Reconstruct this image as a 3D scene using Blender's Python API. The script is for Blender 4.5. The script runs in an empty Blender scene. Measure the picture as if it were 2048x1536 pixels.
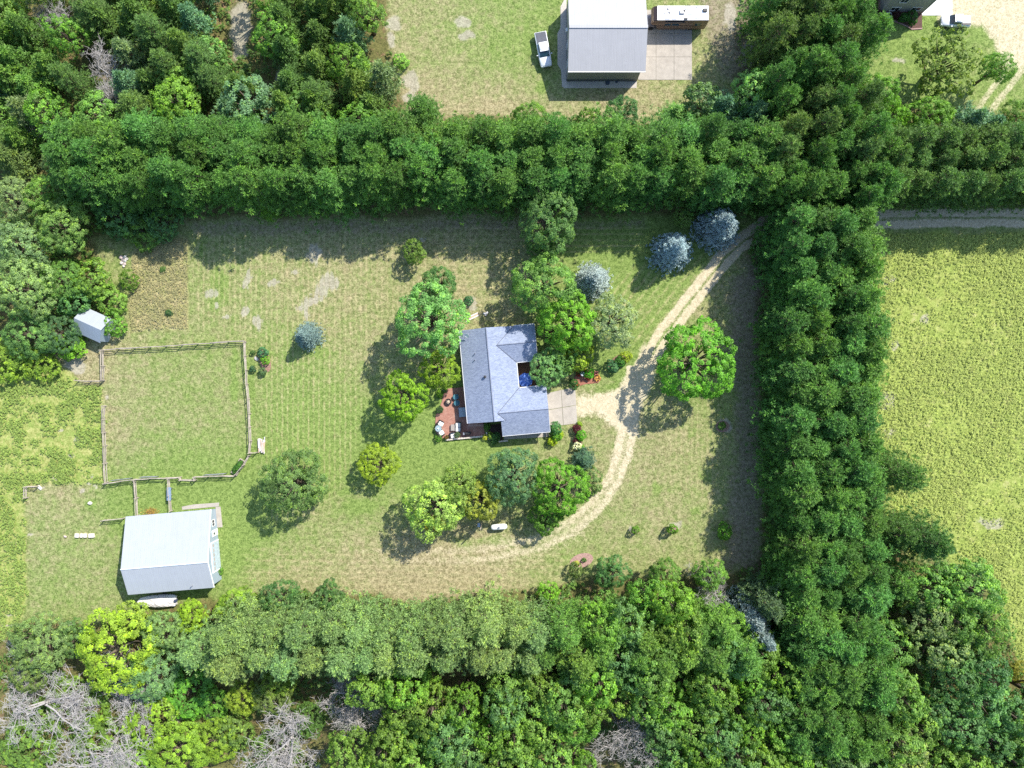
import bpy, math, random
import numpy as np
from mathutils import Vector

# ------------------------------------------------------------------ camera, sky, sun, exposure
SC = bpy.context.scene
COL = SC.collection
CAM_H = 114.0                     # flying height of the drone, metres
PPM = 12.5                        # photo pixels per metre on the ground
cam_data = bpy.data.cameras.new('camera'); cam = bpy.data.objects.new('camera', cam_data); COL.objects.link(cam)
cam.location = (0, 0, CAM_H); cam.rotation_euler = (0, 0, 0)
cam_data.sensor_width = 36.0; cam_data.lens = 36.0 * CAM_H / (2 * 1024 / PPM)
cam_data.clip_start = 1.0; cam_data.clip_end = 9000.0
SC.camera = cam

SUN_EL = math.radians(44.3)
SUN_DIR = Vector((0.69 * math.cos(SUN_EL), 0.724 * math.cos(SUN_EL), math.sin(SUN_EL))).normalized()
world = bpy.data.worlds.new('World'); SC.world = world; world.use_nodes = True
wn = world.node_tree.nodes; wl = world.node_tree.links
sky = wn.new('ShaderNodeTexSky'); sky.sky_type = 'NISHITA'; sky.sun_disc = False
sky.sun_elevation = SUN_EL; sky.sun_rotation = math.atan2(0.69, 0.724)
sky.air_density = 1.0; sky.dust_density = 0.6; sky.ozone_density = 1.0
bg = wn['Background']; bg.inputs['Strength'].default_value = 0.15
wl.new(sky.outputs[0], bg.inputs['Color'])
sun_data = bpy.data.lights.new('sun', 'SUN'); sun_data.energy = 4.2; sun_data.angle = math.radians(0.53)
sun_data.color = (1.0, 0.95, 0.86)
sun = bpy.data.objects.new('sun', sun_data); COL.objects.link(sun)
sun.rotation_euler = (-SUN_DIR).to_track_quat('-Z', 'Y').to_euler()
sun.location = (60, 60, 90)

SC.render.engine = 'CYCLES'
SC.view_settings.view_transform = 'Standard'; SC.view_settings.look = 'None'
SC.view_settings.gamma = 1.0; SC.view_settings.use_curve_mapping = False
SC.view_settings.exposure = 0.95
SC.cycles.max_bounces = 4; SC.cycles.diffuse_bounces = 2; SC.cycles.glossy_bounces = 2
SC.cycles.transmission_bounces = 2; SC.cycles.transparent_max_bounces = 4
SC.cycles.use_denoising = False
SC.render.filter_size = 1.2

# ------------------------------------------------------------------ helpers
R = random.Random(7)
def W(px, py, h=0.0):
    """a point of the photograph (2048 x 1536 frame) lying at height h, in metres"""
    k = 1 - h / CAM_H
    return Vector(((px - 1024) * k / PPM, (768 - py) * k / PPM, h))

def lin(r, g, b):
    f = lambda c: (c / 255 / 12.92) if c / 255 <= 0.04045 else ((c / 255 + 0.055) / 1.055) ** 2.4
    return (f(r), f(g), f(b))

LABELS = {}
def tag(o, label=None, cat=None, group=None, kind=None):
    if label: o['label'] = label
    if cat: o['category'] = cat
    if group: o['group'] = group
    if kind: o['kind'] = kind
    if label and not group:
        if label in LABELS: print('DUPLICATE LABEL', label)
        LABELS[label] = 1
    return o

def thing(name, label, cat, loc=(0, 0, 0), rotz=0.0, group=None):
    o = bpy.data.objects.new(name, None); COL.objects.link(o)
    o.location = loc; o.rotation_euler = (0, 0, rotz); o.empty_display_size = 0.3
    return tag(o, label, cat, group)

def link(name, me, mat=None, parent=None, loc=None, rot=None, scale=None):
    o = bpy.data.objects.new(name, me); COL.objects.link(o)
    if mat is not None and not me.materials: me.materials.append(mat)
    if parent is not None: o.parent = parent
    if loc is not None: o.location = loc
    if rot is not None: o.rotation_euler = rot
    if scale is not None: o.scale = scale
    return o

class MB:
    """collects faces and builds them as one mesh object"""
    def __init__(s): s.v = []; s.f = []
    def add(s, vs, fs):
        o = len(s.v); s.v += [tuple(v) for v in vs]; s.f += [tuple(i + o for i in f) for f in fs]; return s
    def box(s, x0, x1, y0, y1, z0, z1):
        return s.add([(x0, y0, z0), (x1, y0, z0), (x1, y1, z0), (x0, y1, z0), (x0, y0, z1), (x1, y0, z1), (x1, y1, z1), (x0, y1, z1)],
                     [(0, 3, 2, 1), (4, 5, 6, 7), (0, 1, 5, 4), (1, 2, 6, 5), (2, 3, 7, 6), (3, 0, 4, 7)])
    def obox(s, c, size, rz=0.0, rx=0.0, ry=0.0):
        from mathutils import Euler
        m = Euler((rx, ry, rz)).to_matrix(); hx, hy, hz = [q / 2 for q in size]
        vs = [Vector(c) + m @ Vector(p) for p in [(-hx, -hy, -hz), (hx, -hy, -hz), (hx, hy, -hz), (-hx, hy, -hz), (-hx, -hy, hz), (hx, -hy, hz), (hx, hy, hz), (-hx, hy, hz)]]
        return s.add(vs, [(0, 3, 2, 1), (4, 5, 6, 7), (0, 1, 5, 4), (1, 2, 6, 5), (2, 3, 7, 6), (3, 0, 4, 7)])
    def prism(s, poly, z0, z1):
        a = sum(poly[i][0] * poly[(i + 1) % len(poly)][1] - poly[(i + 1) % len(poly)][0] * poly[i][1] for i in range(len(poly)))
        if a < 0: poly = poly[::-1]
        n = len(poly)
        return s.add([(p[0], p[1], z0) for p in poly] + [(p[0], p[1], z1) for p in poly],
                     [tuple(range(n - 1, -1, -1)), tuple(range(n, 2 * n))] + [(i, (i + 1) % n, n + (i + 1) % n, n + i) for i in range(n)])
    def slab(s, poly, t):
        """a flat plate in any position, t thick, below the given outline"""
        n = len(poly); vs = [Vector(p) for p in poly]
        nz = sum((vs[i].x * vs[(i + 1) % n].y - vs[(i + 1) % n].x * vs[i].y) for i in range(n))
        if nz < 0: vs = vs[::-1]
        lo = [v - Vector((0, 0, t)) for v in vs]
        return s.add(vs + lo, [tuple(range(n)), tuple(range(2 * n - 1, n - 1, -1))] + [(i, n + i, n + (i + 1) % n, (i + 1) % n) for i in range(n)])
    def tube(s, pts, rad, n=6, cap=True):
        pts = [Vector(p) for p in pts]; rings = []
        for i, p in enumerate(pts):
            d = (pts[min(i + 1, len(pts) - 1)] - pts[max(i - 1, 0)]).normalized()
            a = d.cross(Vector((0, 0, 1)) if abs(d.z) < 0.9 else Vector((1, 0, 0))).normalized(); b = d.cross(a)
            rings.append([p + (a * math.cos(t) + b * math.sin(t)) * rad[i] for t in [2 * math.pi * k / n for k in range(n)]])
        fs = []
        for i in range(len(pts) - 1):
            for k in range(n): fs.append((i * n + k, (i + 1) * n + k, (i + 1) * n + (k + 1) % n, i * n + (k + 1) % n))
        if cap: fs += [tuple(range(n)), tuple(range(len(pts) * n - 1, (len(pts) - 1) * n - 1, -1))]
        return s.add([v for r in rings for v in r], fs)
    def lathe(s, prof, n=16, c=(0, 0, 0), axis='z'):
        vs = []
        for (r, z) in prof:
            for k in range(n):
                a = 2 * math.pi * k / n; x, y, w = r * math.cos(a), r * math.sin(a), z
                if axis == 'x': x, y, w = w, x, y
                if axis == 'y': x, y, w = x, w, y
                vs.append((c[0] + x, c[1] + y, c[2] + w))
        fs = [(i * n + k, i * n + (k + 1) % n, (i + 1) * n + (k + 1) % n, (i + 1) * n + k) for i in range(len(prof) - 1) for k in range(n)]
        fs += [tuple(range(n - 1, -1, -1)), tuple(range((len(prof) - 1) * n, len(prof) * n))]
        return s.add(vs, fs)
    def loft(s, secs, cap=True):
        n = len(secs[0]); fs = []
        for i in range(len(secs) - 1):
            for k in range(n): fs.append((i * n + k, i * n + (k + 1) % n, (i + 1) * n + (k + 1) % n, (i + 1) * n + k))
        if cap: fs += [tuple(range(n - 1, -1, -1)), tuple(range((len(secs) - 1) * n, len(secs) * n))]
        return s.add([p for q in secs for p in q], fs)
    def mesh(s, name, mat=None, smooth=False, bevel=0.0):
        me = bpy.data.meshes.new(name); me.from_pydata(s.v, [], s.f); me.update()
        import bmesh
        bm = bmesh.new(); bm.from_mesh(me); bmesh.ops.recalc_face_normals(bm, faces=bm.faces)
        if bevel:
            bmesh.ops.bevel(bm, geom=[e for e in bm.edges if e.calc_face_angle(0) > 0.5], offset=bevel, segments=2, affect='EDGES', clamp_overlap=True)
        if smooth:
            for f in bm.faces: f.smooth = True
        bm.to_mesh(me); bm.free()
        if mat is not None: me.materials.append(mat)
        return me
    def build(s, name, mat, parent=None, smooth=False, bevel=0.0, loc=None, rot=None):
        return link(name, s.mesh(name, mat, smooth, bevel), None, parent, loc, rot)

class NT:
    """small shader-node writer"""
    def __init__(s, name):
        s.m = bpy.data.materials.new(name); s.m.use_nodes = True; s.t = s.m.node_tree
        s.t.nodes.clear(); s.out = s.n('ShaderNodeOutputMaterial')
    def n(s, typ, **kw):
        nd = s.t.nodes.new(typ)
        for k, v in kw.items(): setattr(nd, k, v)
        return nd
    def put(s, sock, v):
        if v is None: return
        if hasattr(v, 'is_linked') or isinstance(v, bpy.types.NodeSocket): s.t.links.new(v, sock)
        elif isinstance(v, (tuple, list)) and sock.type == 'RGBA': sock.default_value = (*v[:3], 1)
        else: sock.default_value = v
    def math(s, op, a, b=None, clamp=False):
        nd = s.n('ShaderNodeMath', operation=op, use_clamp=clamp); s.put(nd.inputs[0], a); s.put(nd.inputs[1], b); return nd.outputs[0]
    def mix(s, f, a, b, blend='MIX'):
        nd = s.n('ShaderNodeMix', data_type='RGBA', blend_type=blend); s.put(nd.inputs[0], f); s.put(nd.inputs[6], a); s.put(nd.inputs[7], b); return nd.outputs[2]
    def noise(s, scale, detail=3, rough=0.55, vec=None, dist=0.0):
        nd = s.n('ShaderNodeTexNoise'); nd.inputs['Scale'].default_value = scale; nd.inputs['Detail'].default_value = detail
        nd.inputs['Roughness'].default_value = rough; nd.inputs['Distortion'].default_value = dist
        if vec is not None: s.put(nd.inputs['Vector'], vec)
        return nd.outputs['Fac']
    def step(s, x, a, b):
        nd = s.n('ShaderNodeMapRange', interpolation_type='SMOOTHSTEP'); s.put(nd.inputs[0], x); nd.inputs[1].default_value = a; nd.inputs[2].default_value = b; return nd.outputs[0]
    def attr(s, name):
        return s.n('ShaderNodeAttribute', attribute_name=name)
    def sep(s, col):
        nd = s.n('ShaderNodeSeparateColor'); s.put(nd.inputs[0], col); return nd.outputs
    def pos(s): return s.n('ShaderNodeNewGeometry').outputs['Position']
    def obj(s): return s.n('ShaderNodeTexCoord').outputs['Object']
    def scalev(s, v, sc):
        nd = s.n('ShaderNodeVectorMath', operation='MULTIPLY'); s.put(nd.inputs[0], v); nd.inputs[1].default_value = sc; return nd.outputs[0]
    def bump(s, h, strength, dist=0.1):
        nd = s.n('ShaderNodeBump'); nd.inputs['Strength'].default_value = strength; nd.inputs['Distance'].default_value = dist; s.put(nd.inputs['Height'], h); return nd.outputs[0]
    def bsdf(s, col, rough=0.8, metal=0.0, normal=None, spec=0.4, **kw):
        b = s.n('ShaderNodeBsdfPrincipled'); s.put(b.inputs['Base Color'], col); s.put(b.inputs['Roughness'], rough)
        b.inputs['Metallic'].default_value = metal; b.inputs['Specular IOR Level'].default_value = spec
        if normal is not None: s.put(b.inputs['Normal'], normal)
        for k, v in kw.items(): s.put(b.inputs[k], v)
        return b.outputs[0]
    def done(s, sh): s.put(s.out.inputs[0], sh); return s.m

MATS = {}
def mat(name, col, rough=0.7, metal=0.0, scale=3.0, amt=0.25, bump=0.1, spec=0.4, dirt=None, coat=0.0):
    """plain surface with uneven tone and fine relief"""
    if name in MATS: return MATS[name]
    t = NT(name); o = t.obj(); n1 = t.noise(scale, 5, 0.6, o); n2 = t.noise(scale * 9, 3, 0.6, o)
    f = t.math('ADD', t.math('MULTIPLY', n1, 0.6), t.math('MULTIPLY', n2, 0.4))
    lo = tuple(c * (1 - amt) for c in col); hi = tuple(min(1, c * (1 + amt)) for c in col)
    c = t.mix(t.step(f, 0.3, 0.7), lo, hi)
    if dirt: c = t.mix(t.math('MULTIPLY', t.step(t.noise(scale * 0.4, 6, 0.7, o), 0.5, 0.75), dirt[3]), c, dirt[:3])
    kw = {'Coat Weight': coat} if coat else {}
    MATS[name] = t.done(t.bsdf(c, rough, metal, t.bump(n2, bump, 0.02) if bump else None, spec, **kw))
    return MATS[name]

# ------------------------------------------------------------------ ground
def vnoise(x, y, seed, scale):
    rs = np.random.RandomState(seed); g = rs.rand(256, 256).astype(np.float32)
    u = x / scale + 1000.3; v = y / scale + 1000.7
    i = np.floor(u).astype(int); j = np.floor(v).astype(int); fu = u - i; fv = v - j
    fu = fu * fu * (3 - 2 * fu); fv = fv * fv * (3 - 2 * fv)
    a = g[i % 256, j % 256]; b = g[(i + 1) % 256, j % 256]; c = g[i % 256, (j + 1) % 256]; d = g[(i + 1) % 256, (j + 1) % 256]
    return (a * (1 - fu) + b * fu) * (1 - fv) + (c * (1 - fu) + d * fu) * fv
def fbm(x, y, seed, scale, octs=4):
    s = 0; w = 1; t = 0
    for k in range(octs): s = s + w * vnoise(x, y, seed + k, scale / 2 ** k); t += w; w *= 0.55
    return s / t
def seg_dist(x, y, pts):
    """distance to a polyline, signed side offset, and share of the way along it"""
    best = np.full(x.shape, 1e9); side = np.zeros(x.shape); along = np.zeros(x.shape); n = len(pts) - 1
    for k in range(n):
        ax, ay = pts[k]; bx, by = pts[k + 1]; dx, dy = bx - ax, by - ay; L2 = dx * dx + dy * dy
        t = np.clip(((x - ax) * dx + (y - ay) * dy) / L2, 0, 1); ex = x - ax - t * dx; ey = y - ay - t * dy
        d = np.hypot(ex, ey); m = d < best
        best = np.where(m, d, best); side = np.where(m, (dx * ey - dy * ex) / math.sqrt(L2), side); along = np.where(m, (k + t) / n, along)
    return best, side, along
def poly_dist(x, y, poly):
    """signed distance, negative inside"""
    inside = np.zeros(x.shape, bool); n = len(poly)
    for k in range(n):
        ax, ay = poly[k]; bx, by = poly[(k + 1) % n]
        if ay != by: inside ^= ((ay > y) != (by > y)) & (x < (bx - ax) * (y - ay) / (by - ay) + ax)
    d, _, _ = seg_dist(x, y, list(poly) + [poly[0]])
    return np.where(inside, -d, d)
def smooth(x, a, b):
    t = np.clip((x - a) / (b - a), 0, 1); return t * t * (3 - 2 * t)

DRIVE = [(2200, 436), (1900, 436), (1760, 437), (1640, 437), (1570, 440), (1530, 452), (1490, 480), (1450, 515), (1410, 563), (1370, 614), (1330, 667), (1302, 708), (1280, 750)]
LOOP = [(1268, 770), (1258, 850), (1247, 900), (1228, 960), (1192, 1012), (1140, 1056), (1080, 1085), (1000, 1103), (900, 1112), (760, 1110), (600, 1114)]
APRON = [(1290, 688), (1312, 700), (1306, 760), (1288, 822), (1266, 872), (1238, 868), (1214, 845), (1185, 832), (1150, 830), (1150, 786), (1205, 790), (1236, 768), (1262, 735), (1276, 705)]
YARD_NE = [(1886, -60), (2140, -60), (2140, 120), (2030, 150), (2000, 140), (1984, 96), (1965, 66), (1930, 60), (1876, 62), (1876, 20)]
TRACK_NE = [(2040, 120), (2010, 165), (1955, 240), (1900, 320)]
FIELD = [(1735, 466), (2300, 466), (2300, 1330), (2030, 1330), (2000, 1240), (1960, 1150), (1880, 1120), (1820, 1100), (1740, 1000), (1700, 800), (1700, 600)]
MEADOW = [(-250, 690), (60, 690), (120, 735), (160, 770), (206, 770), (206, 800), (213, 965), (55, 968), (46, 1230), (0, 1290), (-250, 1300)]
TANPATCH = [(268, 500), (310, 478), (375, 478), (375, 660), (262, 664), (255, 600)]
FOREST = [[(-250, -200), (770, -200), (776, 60), (800, 190), (815, 235), (1500, 250), (1560, 425), (1500, 430), (1050, 428), (700, 432), (380, 436), (250, 470), (180, 480), (200, 560), (225, 640), (150, 720), (60, 690), (-250, 690)],
          [(1490, -200), (1735, -200), (1740, 110), (1690, 130), (1790, 200), (1900, 230), (2300, 215), (2300, 412), (1740, 412), (1560, 425), (1500, 250), (1480, 240), (1470, 100)],
          [(1500, 470), (1720, 466), (1720, 800), (1740, 1000), (1800, 1100), (1860, 1130), (1960, 1160), (2010, 1260), (2040, 1330), (2300, 1330), (2300, 1750), (-250, 1750), (-250, 1290), (0, 1262), (60, 1240), (190, 1245), (300, 1222), (420, 1200), (600, 1186), (900, 1196), (1100, 1185), (1200, 1150), (1450, 1150), (1520, 1120), (1524, 800)]]
# how dry the mown grass is at some spots of the photograph
DRY = [(450, 470, .55), (620, 480, .62), (800, 480, .62), (430, 600, .55), (640, 590, .62), (760, 640, .6), (520, 720, .42), (640, 760, .38), (740, 700, .6), (600, 880, .3), (700, 900, .33),
       (850, 890, .18), (960, 905, .3), (1080, 895, .55), (560, 1050, .35), (640, 1080, .5), (800, 1150, .8), (560, 1150, .75), (1000, 1150, .8), (1080, 1120, .5), (720, 1020, .45), (700, 1100, .75), (480, 1120, .3), (460, 1020, .25),
       (950, 560, .66), (980, 500, .62), (1200, 480, .3), (1250, 560, .38), (1180, 620, .45), (1300, 480, .25), (1230, 700, .3), (1190, 830, .6), (1330, 860, .66), (1400, 900, .6), (1300, 960, .64), (1400, 1000, .55), (1250, 1050, .55), (1350, 1100, .6), (1180, 920, .6), (1450, 650, .6), (1470, 900, .5), (1480, 1060, .55), (1430, 800, .45),
       (280, 760, .5), (400, 740, .45), (420, 830, .62), (330, 880, .4), (250, 850, .7), (400, 920, .38), (300, 990, .25), (400, 990, .18), (120, 1020, .6), (160, 1120, .5), (200, 1180, .5), (90, 1200, .5), (180, 720, .8), (220, 590, .5), (380, 560, .5), (440, 690, .55),
       (850, 60, .62), (950, 40, .5), (920, 150, .45), (1050, 60, .4), (880, 215, .9), (1000, 225, .95), (1050, 150, .4), (1180, 215, .7), (1330, 190, .5), (1300, 230, .85), (1350, 10, .5), (1420, 120, .6), (1460, 60, .65),
       (1800, 150, .35), (1740, 170, .5), (1900, 130, .3), (1960, 190, .55), (2030, 180, .3), (1850, 90, .4), (1800, 60, .15)]
BARE = [(628, 505, 16, 20), (655, 562, 16, 20), (645, 582, 14, 13), (630, 602, 20, 9), (612, 612, 16, 8), (620, 628, 7, 12), (588, 546, 8, 7), (546, 568, 10, 7), (518, 650, 10, 10), (428, 588, 12, 10), (495, 560, 6, 22), (458, 633, 12, 5), (490, 628, 10, 8), (440, 610, 6, 5),
        (788, 50, 17, 14), (785, 85, 7, 15), (938, 76, 16, 8), (822, 158, 16, 20), (815, 190, 14, 12), (930, 45, 20, 14), (940, 612, 10, 16), (835, 478, 16, 6), (150, 735, 24, 10), (1795, 120, 12, 7), (1742, 99, 6, 5), (1460, 40, 14, 30), (1500, 110, 16, 26), (1270, 1062, 10, 10), (1345, 1052, 14, 8), (1445, 852, 17, 13),
        (116, 862, 4, 3), (148, 881, 6, 5), (165, 885, 4, 4), (171, 864, 4, 3), (200, 914, 6, 5), (216, 793, 5, 4), (110, 957, 6, 5), (183, 951, 5, 4), (178, 966, 4, 3), (191, 967, 4, 3), (163, 978, 6, 4), (80, 975, 6, 3), (28, 1084, 7, 3), (58, 1074, 5, 3), (10, 1252, 14, 3), (15, 1232, 8, 3), (1985, 1045, 24, 9), (1765, 515, 9, 7), (1790, 690, 12, 9), (1775, 800, 12, 20), (1850, 640, 9, 12), (1780, 560, 16, 9), (1775, 870, 10, 14),
        (140, 905, 9, 5), (155, 745, 14, 8), (480, 60, 22, 50), (480, 110, 20, 12), (285, 130, 12, 10), (390, 140, 12, 10), (560, 150, 6, 16), (330, 180, 10, 9), (350, 1428, 18, 12), (425, 1433, 14, 10), (305, 1395, 14, 9)]
LUSH = [(1085, 173, 14, 12), (840, 900, 60, 20), (620, 845, 60, 24), (610, 990, 40, 12), (720, 1015, 30, 16), (690, 985, 16, 8), (1380, 870, 6, 8), (1315, 975, 8, 16), (1412, 945, 10, 18), (1390, 1022, 12, 9), (450, 1000, 40, 26), (470, 1100, 24, 40), (520, 905, 20, 20), (470, 760, 8, 60), (507, 800, 6, 80), (183, 1005, 13, 10), (1225, 580, 20, 30), (1010, 905, 30, 8), (640, 700, 26, 10), (405, 500, 6, 14), (440, 580, 18, 40), (950, 1085, 70, 12), (1190, 560, 40, 10), (1240, 770, 30, 8), (830, 900, 20, 10)]

gx = np.arange(-93, 93.01, 0.34); gy = np.arange(-71, 71.01, 0.34)
X, Y = np.meshgrid(gx, gy); PX = 1024 + PPM * X; PY = 768 - PPM * Y
jx = PX + (fbm(X, Y, 11, 5) - .5) * 26 + (fbm(X, Y, 21, 1.3, 3) - .5) * 14; jy = PY + (fbm(X, Y, 31, 5) - .5) * 26 + (fbm(X, Y, 41, 1.3, 3) - .5) * 14
sx_ = PX + (fbm(X, Y, 51, 2.5) - .5) * 9; sy_ = PY + (fbm(X, Y, 61, 2.5) - .5) * 9
def tracks(line, gap, w, power):
    d, side, al = seg_dist(sx_, sy_, line)
    return np.maximum(smooth(np.abs(side - gap), w, w * .35), smooth(np.abs(side + gap), w, w * .35)) * (d < 40) * power(al), d
tr1, d1 = tracks(DRIVE, 10.5, 12, lambda a: 1.0 + 0 * a)
tr2, d2 = tracks(LOOP, 10.5, 12, lambda a: np.interp(a, [0, .35, .7, .85, 1], [.92, .68, .50, .36, .1]))
al2 = seg_dist(sx_, sy_, LOOP)[2]
tr3, d3 = tracks(TRACK_NE, 13, 11, lambda a: .55 + 0 * a)
mid = np.maximum(smooth(d1, 26, 8) * .30, smooth(d2, 38, 4) * .50 * np.interp(al2, [0, .55, .8, 1], [1, .9, .6, .05]))
gravel = np.maximum.reduce([tr1, tr2, tr3, mid, smooth(poly_dist(jx, jy, APRON), 14, -12) * .92, smooth(poly_dist(jx, jy, YARD_NE), 8, -20) * .78])
gravel = np.maximum(gravel, smooth(d2, 70, 5) * .42 * smooth(PY, 1030, 1070) * np.interp(al2, [0, .7, 1], [1, .9, 0]))
num = 0; den = 1e-6
for (a, b, v) in DRY:
    w = np.exp(-((PX - a) ** 2 + (PY - b) ** 2) / (2 * 55.0 ** 2)); num = num + w * v; den = den + w
dry = np.where(den > 1e-4, num / den, .5)
def blobs(lst):
    o = np.zeros(X.shape)
    for (a, b, rx, ry) in lst: o = np.maximum(o, smooth(np.hypot((jx - a) / rx, (jy - b) / ry), 1.35, .55))
    return o
bare = blobs(BARE); lush = blobs(LUSH)
weed = smooth(poly_dist(jx, jy, FIELD), 6, -6)
wild = smooth(poly_dist(jx, jy, MEADOW), 5, -5)
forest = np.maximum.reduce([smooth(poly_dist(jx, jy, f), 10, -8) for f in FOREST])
tan = smooth(poly_dist(PX + (jx - PX) * .3, PY + (jy - PY) * .3, TANPATCH), 4, -4)
forest = forest * (1 - tan)
st_x = np.maximum(smooth(poly_dist(jx, jy, [(384, 440), (870, 440), (850, 560), (745, 680), (720, 900), (640, 1060), (530, 1040), (505, 690), (384, 668)]), 10, -25), smooth(poly_dist(jx, jy, [(1330, 800), (1445, 800), (1460, 1000), (1330, 1000)]), 10, -20) * .7)
st_y = np.maximum(smooth(poly_dist(jx, jy, [(860, 440), (1290, 440), (1290, 500), (1040, 520), (1030, 620), (930, 640), (880, 560)]), 10, -15), smooth(poly_dist(jx, jy, [(480, 1090), (1150, 1090), (1150, 1190), (480, 1190)]), 10, -20) * .7)
st_y = np.maximum(st_y, smooth(poly_dist(jx, jy, [(800, 195), (1300, 215), (1300, 240), (800, 240)]), 6, -6) * .7)
st_d = smooth(poly_dist(jx, jy, [(1150, 600), (1300, 520), (1440, 500), (1300, 690), (1200, 690)]), 10, -20)
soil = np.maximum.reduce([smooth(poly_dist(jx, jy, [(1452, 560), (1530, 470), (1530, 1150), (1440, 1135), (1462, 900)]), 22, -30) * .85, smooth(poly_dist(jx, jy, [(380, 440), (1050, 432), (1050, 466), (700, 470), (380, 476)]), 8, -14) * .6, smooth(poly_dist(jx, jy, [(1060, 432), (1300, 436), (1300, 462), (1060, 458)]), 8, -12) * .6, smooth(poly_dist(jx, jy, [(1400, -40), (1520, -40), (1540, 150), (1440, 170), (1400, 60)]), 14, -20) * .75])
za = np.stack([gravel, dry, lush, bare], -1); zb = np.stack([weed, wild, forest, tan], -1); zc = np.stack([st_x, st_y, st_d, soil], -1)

def ground_material():
    t = NT('ground_cover'); p = t.pos()
    a = t.attr('za'); b = t.attr('zb'); c = t.attr('zc')
    ga, dr, lu = t.sep(a.outputs['Color'])[:3]; ba = a.outputs['Alpha']
    we, wi, fo = t.sep(b.outputs['Color'])[:3]; ta = b.outputs['Alpha']
    sx, sy, sd = t.sep(c.outputs['Color'])[:3]
    n0 = t.noise(.16, 4, .6, p); n1 = t.noise(.55, 5, .62, p); n2 = t.noise(1.7, 6, .75, p, .6); n3 = t.noise(4.6, 4, .75, p); n4 = t.noise(1.15, 4, .6, p, .8)
    def comb(*k):
        s = None
        for f, w in k:
            q = t.math('MULTIPLY', t.math('SUBTRACT', f, .5), w); s = q if s is None else t.math('ADD', s, q)
        return s
    fine = t.math('ADD', t.math('MULTIPLY', n2, .5), t.math('MULTIPLY', n3, .5))
    finec = t.step(fine, .37, .63)
    green = t.mix(finec, (.062, .106, .020), (.245, .328, .090))
    straw = t.mix(finec, (.115, .098, .046), (.42, .365, .21))
    f = t.math('ADD', t.math('ADD', t.math('MULTIPLY', dr, 1.6), -.20), comb((n0, .4), (n1, .8), (n4, .75), (n2, .4)))
    f = t.math('SUBTRACT', f, t.math('MULTIPLY', lu, .32))
    grass = t.mix(t.step(f, .28, 1.18), green, straw)
    xyz = t.n('ShaderNodeSeparateXYZ'); t.put(xyz.inputs[0], p)
    wob = t.math('MULTIPLY', t.math('SUBTRACT', n1, .5), 3.0)
    def stripe(coord, period):
        ph = t.math('ADD', t.math('MULTIPLY', coord, 2 * math.pi / period), wob)
        return t.math('POWER', t.math('ADD', t.math('MULTIPLY', t.math('SINE', ph), .5), .5), 3.0)
    diag = t.math('ADD', t.math('MULTIPLY', xyz.outputs[0], .80), t.math('MULTIPLY', xyz.outputs[1], -.62))
    S = t.math('MULTIPLY', stripe(xyz.outputs[0], .84), sx)
    S = t.math('ADD', S, t.math('MULTIPLY', stripe(xyz.outputs[1], .95), sy))
    S = t.math('ADD', S, t.math('MULTIPLY', stripe(diag, 1.25), sd), True)
    grass = t.mix(t.math('MULTIPLY', S, t.math('MULTIPLY', t.step(n4, .30, .75), .62)), grass, t.mix(finec, (.26, .215, .10), (.56, .48, .27)))
    tang = t.mix(finec, (.24, .20, .09), (.48, .41, .23)); tang = t.mix(t.math('MULTIPLY', t.step(n1, .40, .62), .7), tang, t.mix(finec, (.10, .13, .03), (.27, .31, .10)))
    grass = t.mix(ta, grass, tang)
    weedc = t.mix(t.step(n1, .40, .66), t.mix(finec, (.12, .165, .030), (.32, .39, .095)), t.mix(finec, (.17, .20, .04), (.37, .41, .125)))
    weedc = t.mix(t.math('MULTIPLY', t.step(t.math('ADD', n1, comb((n0, .5), (n2, .5))), .58, .85), .55), weedc, t.mix(finec, (.28, .23, .11), (.50, .44, .27)))
    grass = t.mix(we, grass, weedc)
    wildc = t.mix(t.step(n4, .35, .65), t.mix(finec, (.11, .16, .03), (.28, .36, .09)), t.mix(finec, (.19, .21, .05), (.42, .42, .16)))
    grass = t.mix(wi, grass, wildc)
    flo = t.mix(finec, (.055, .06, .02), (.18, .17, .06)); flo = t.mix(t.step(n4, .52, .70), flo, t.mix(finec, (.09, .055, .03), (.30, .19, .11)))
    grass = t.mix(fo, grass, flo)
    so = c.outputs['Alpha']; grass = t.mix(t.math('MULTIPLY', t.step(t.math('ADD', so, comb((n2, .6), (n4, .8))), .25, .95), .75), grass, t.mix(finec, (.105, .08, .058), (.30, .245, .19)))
    grass = t.mix(t.math('MULTIPLY', t.step(t.math('ADD', ba, comb((n2, .8), (n4, .7), (S, -.4))), .30, 1.0), .72), grass, t.mix(finec, (.25, .225, .17), (.44, .405, .33)))
    grav = t.mix(finec, (.36, .305, .19), (.60, .525, .37)); grav = t.mix(t.math('MULTIPLY', t.step(n1, .5, .8), .35), grav, (.44, .40, .34))
    col = t.mix(t.step(t.math('ADD', ga, comb((n2, .7), (n4, .5), (n3, .6))), .2, .85), grass, grav)
    h = t.math('ADD', t.math('MULTIPLY', n2, .6), t.math('MULTIPLY', n3, .4))
    return t.done(t.bsdf(col, .95, 0, t.bump(h, .55, .10), .15))
GROUND = ground_material()
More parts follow.
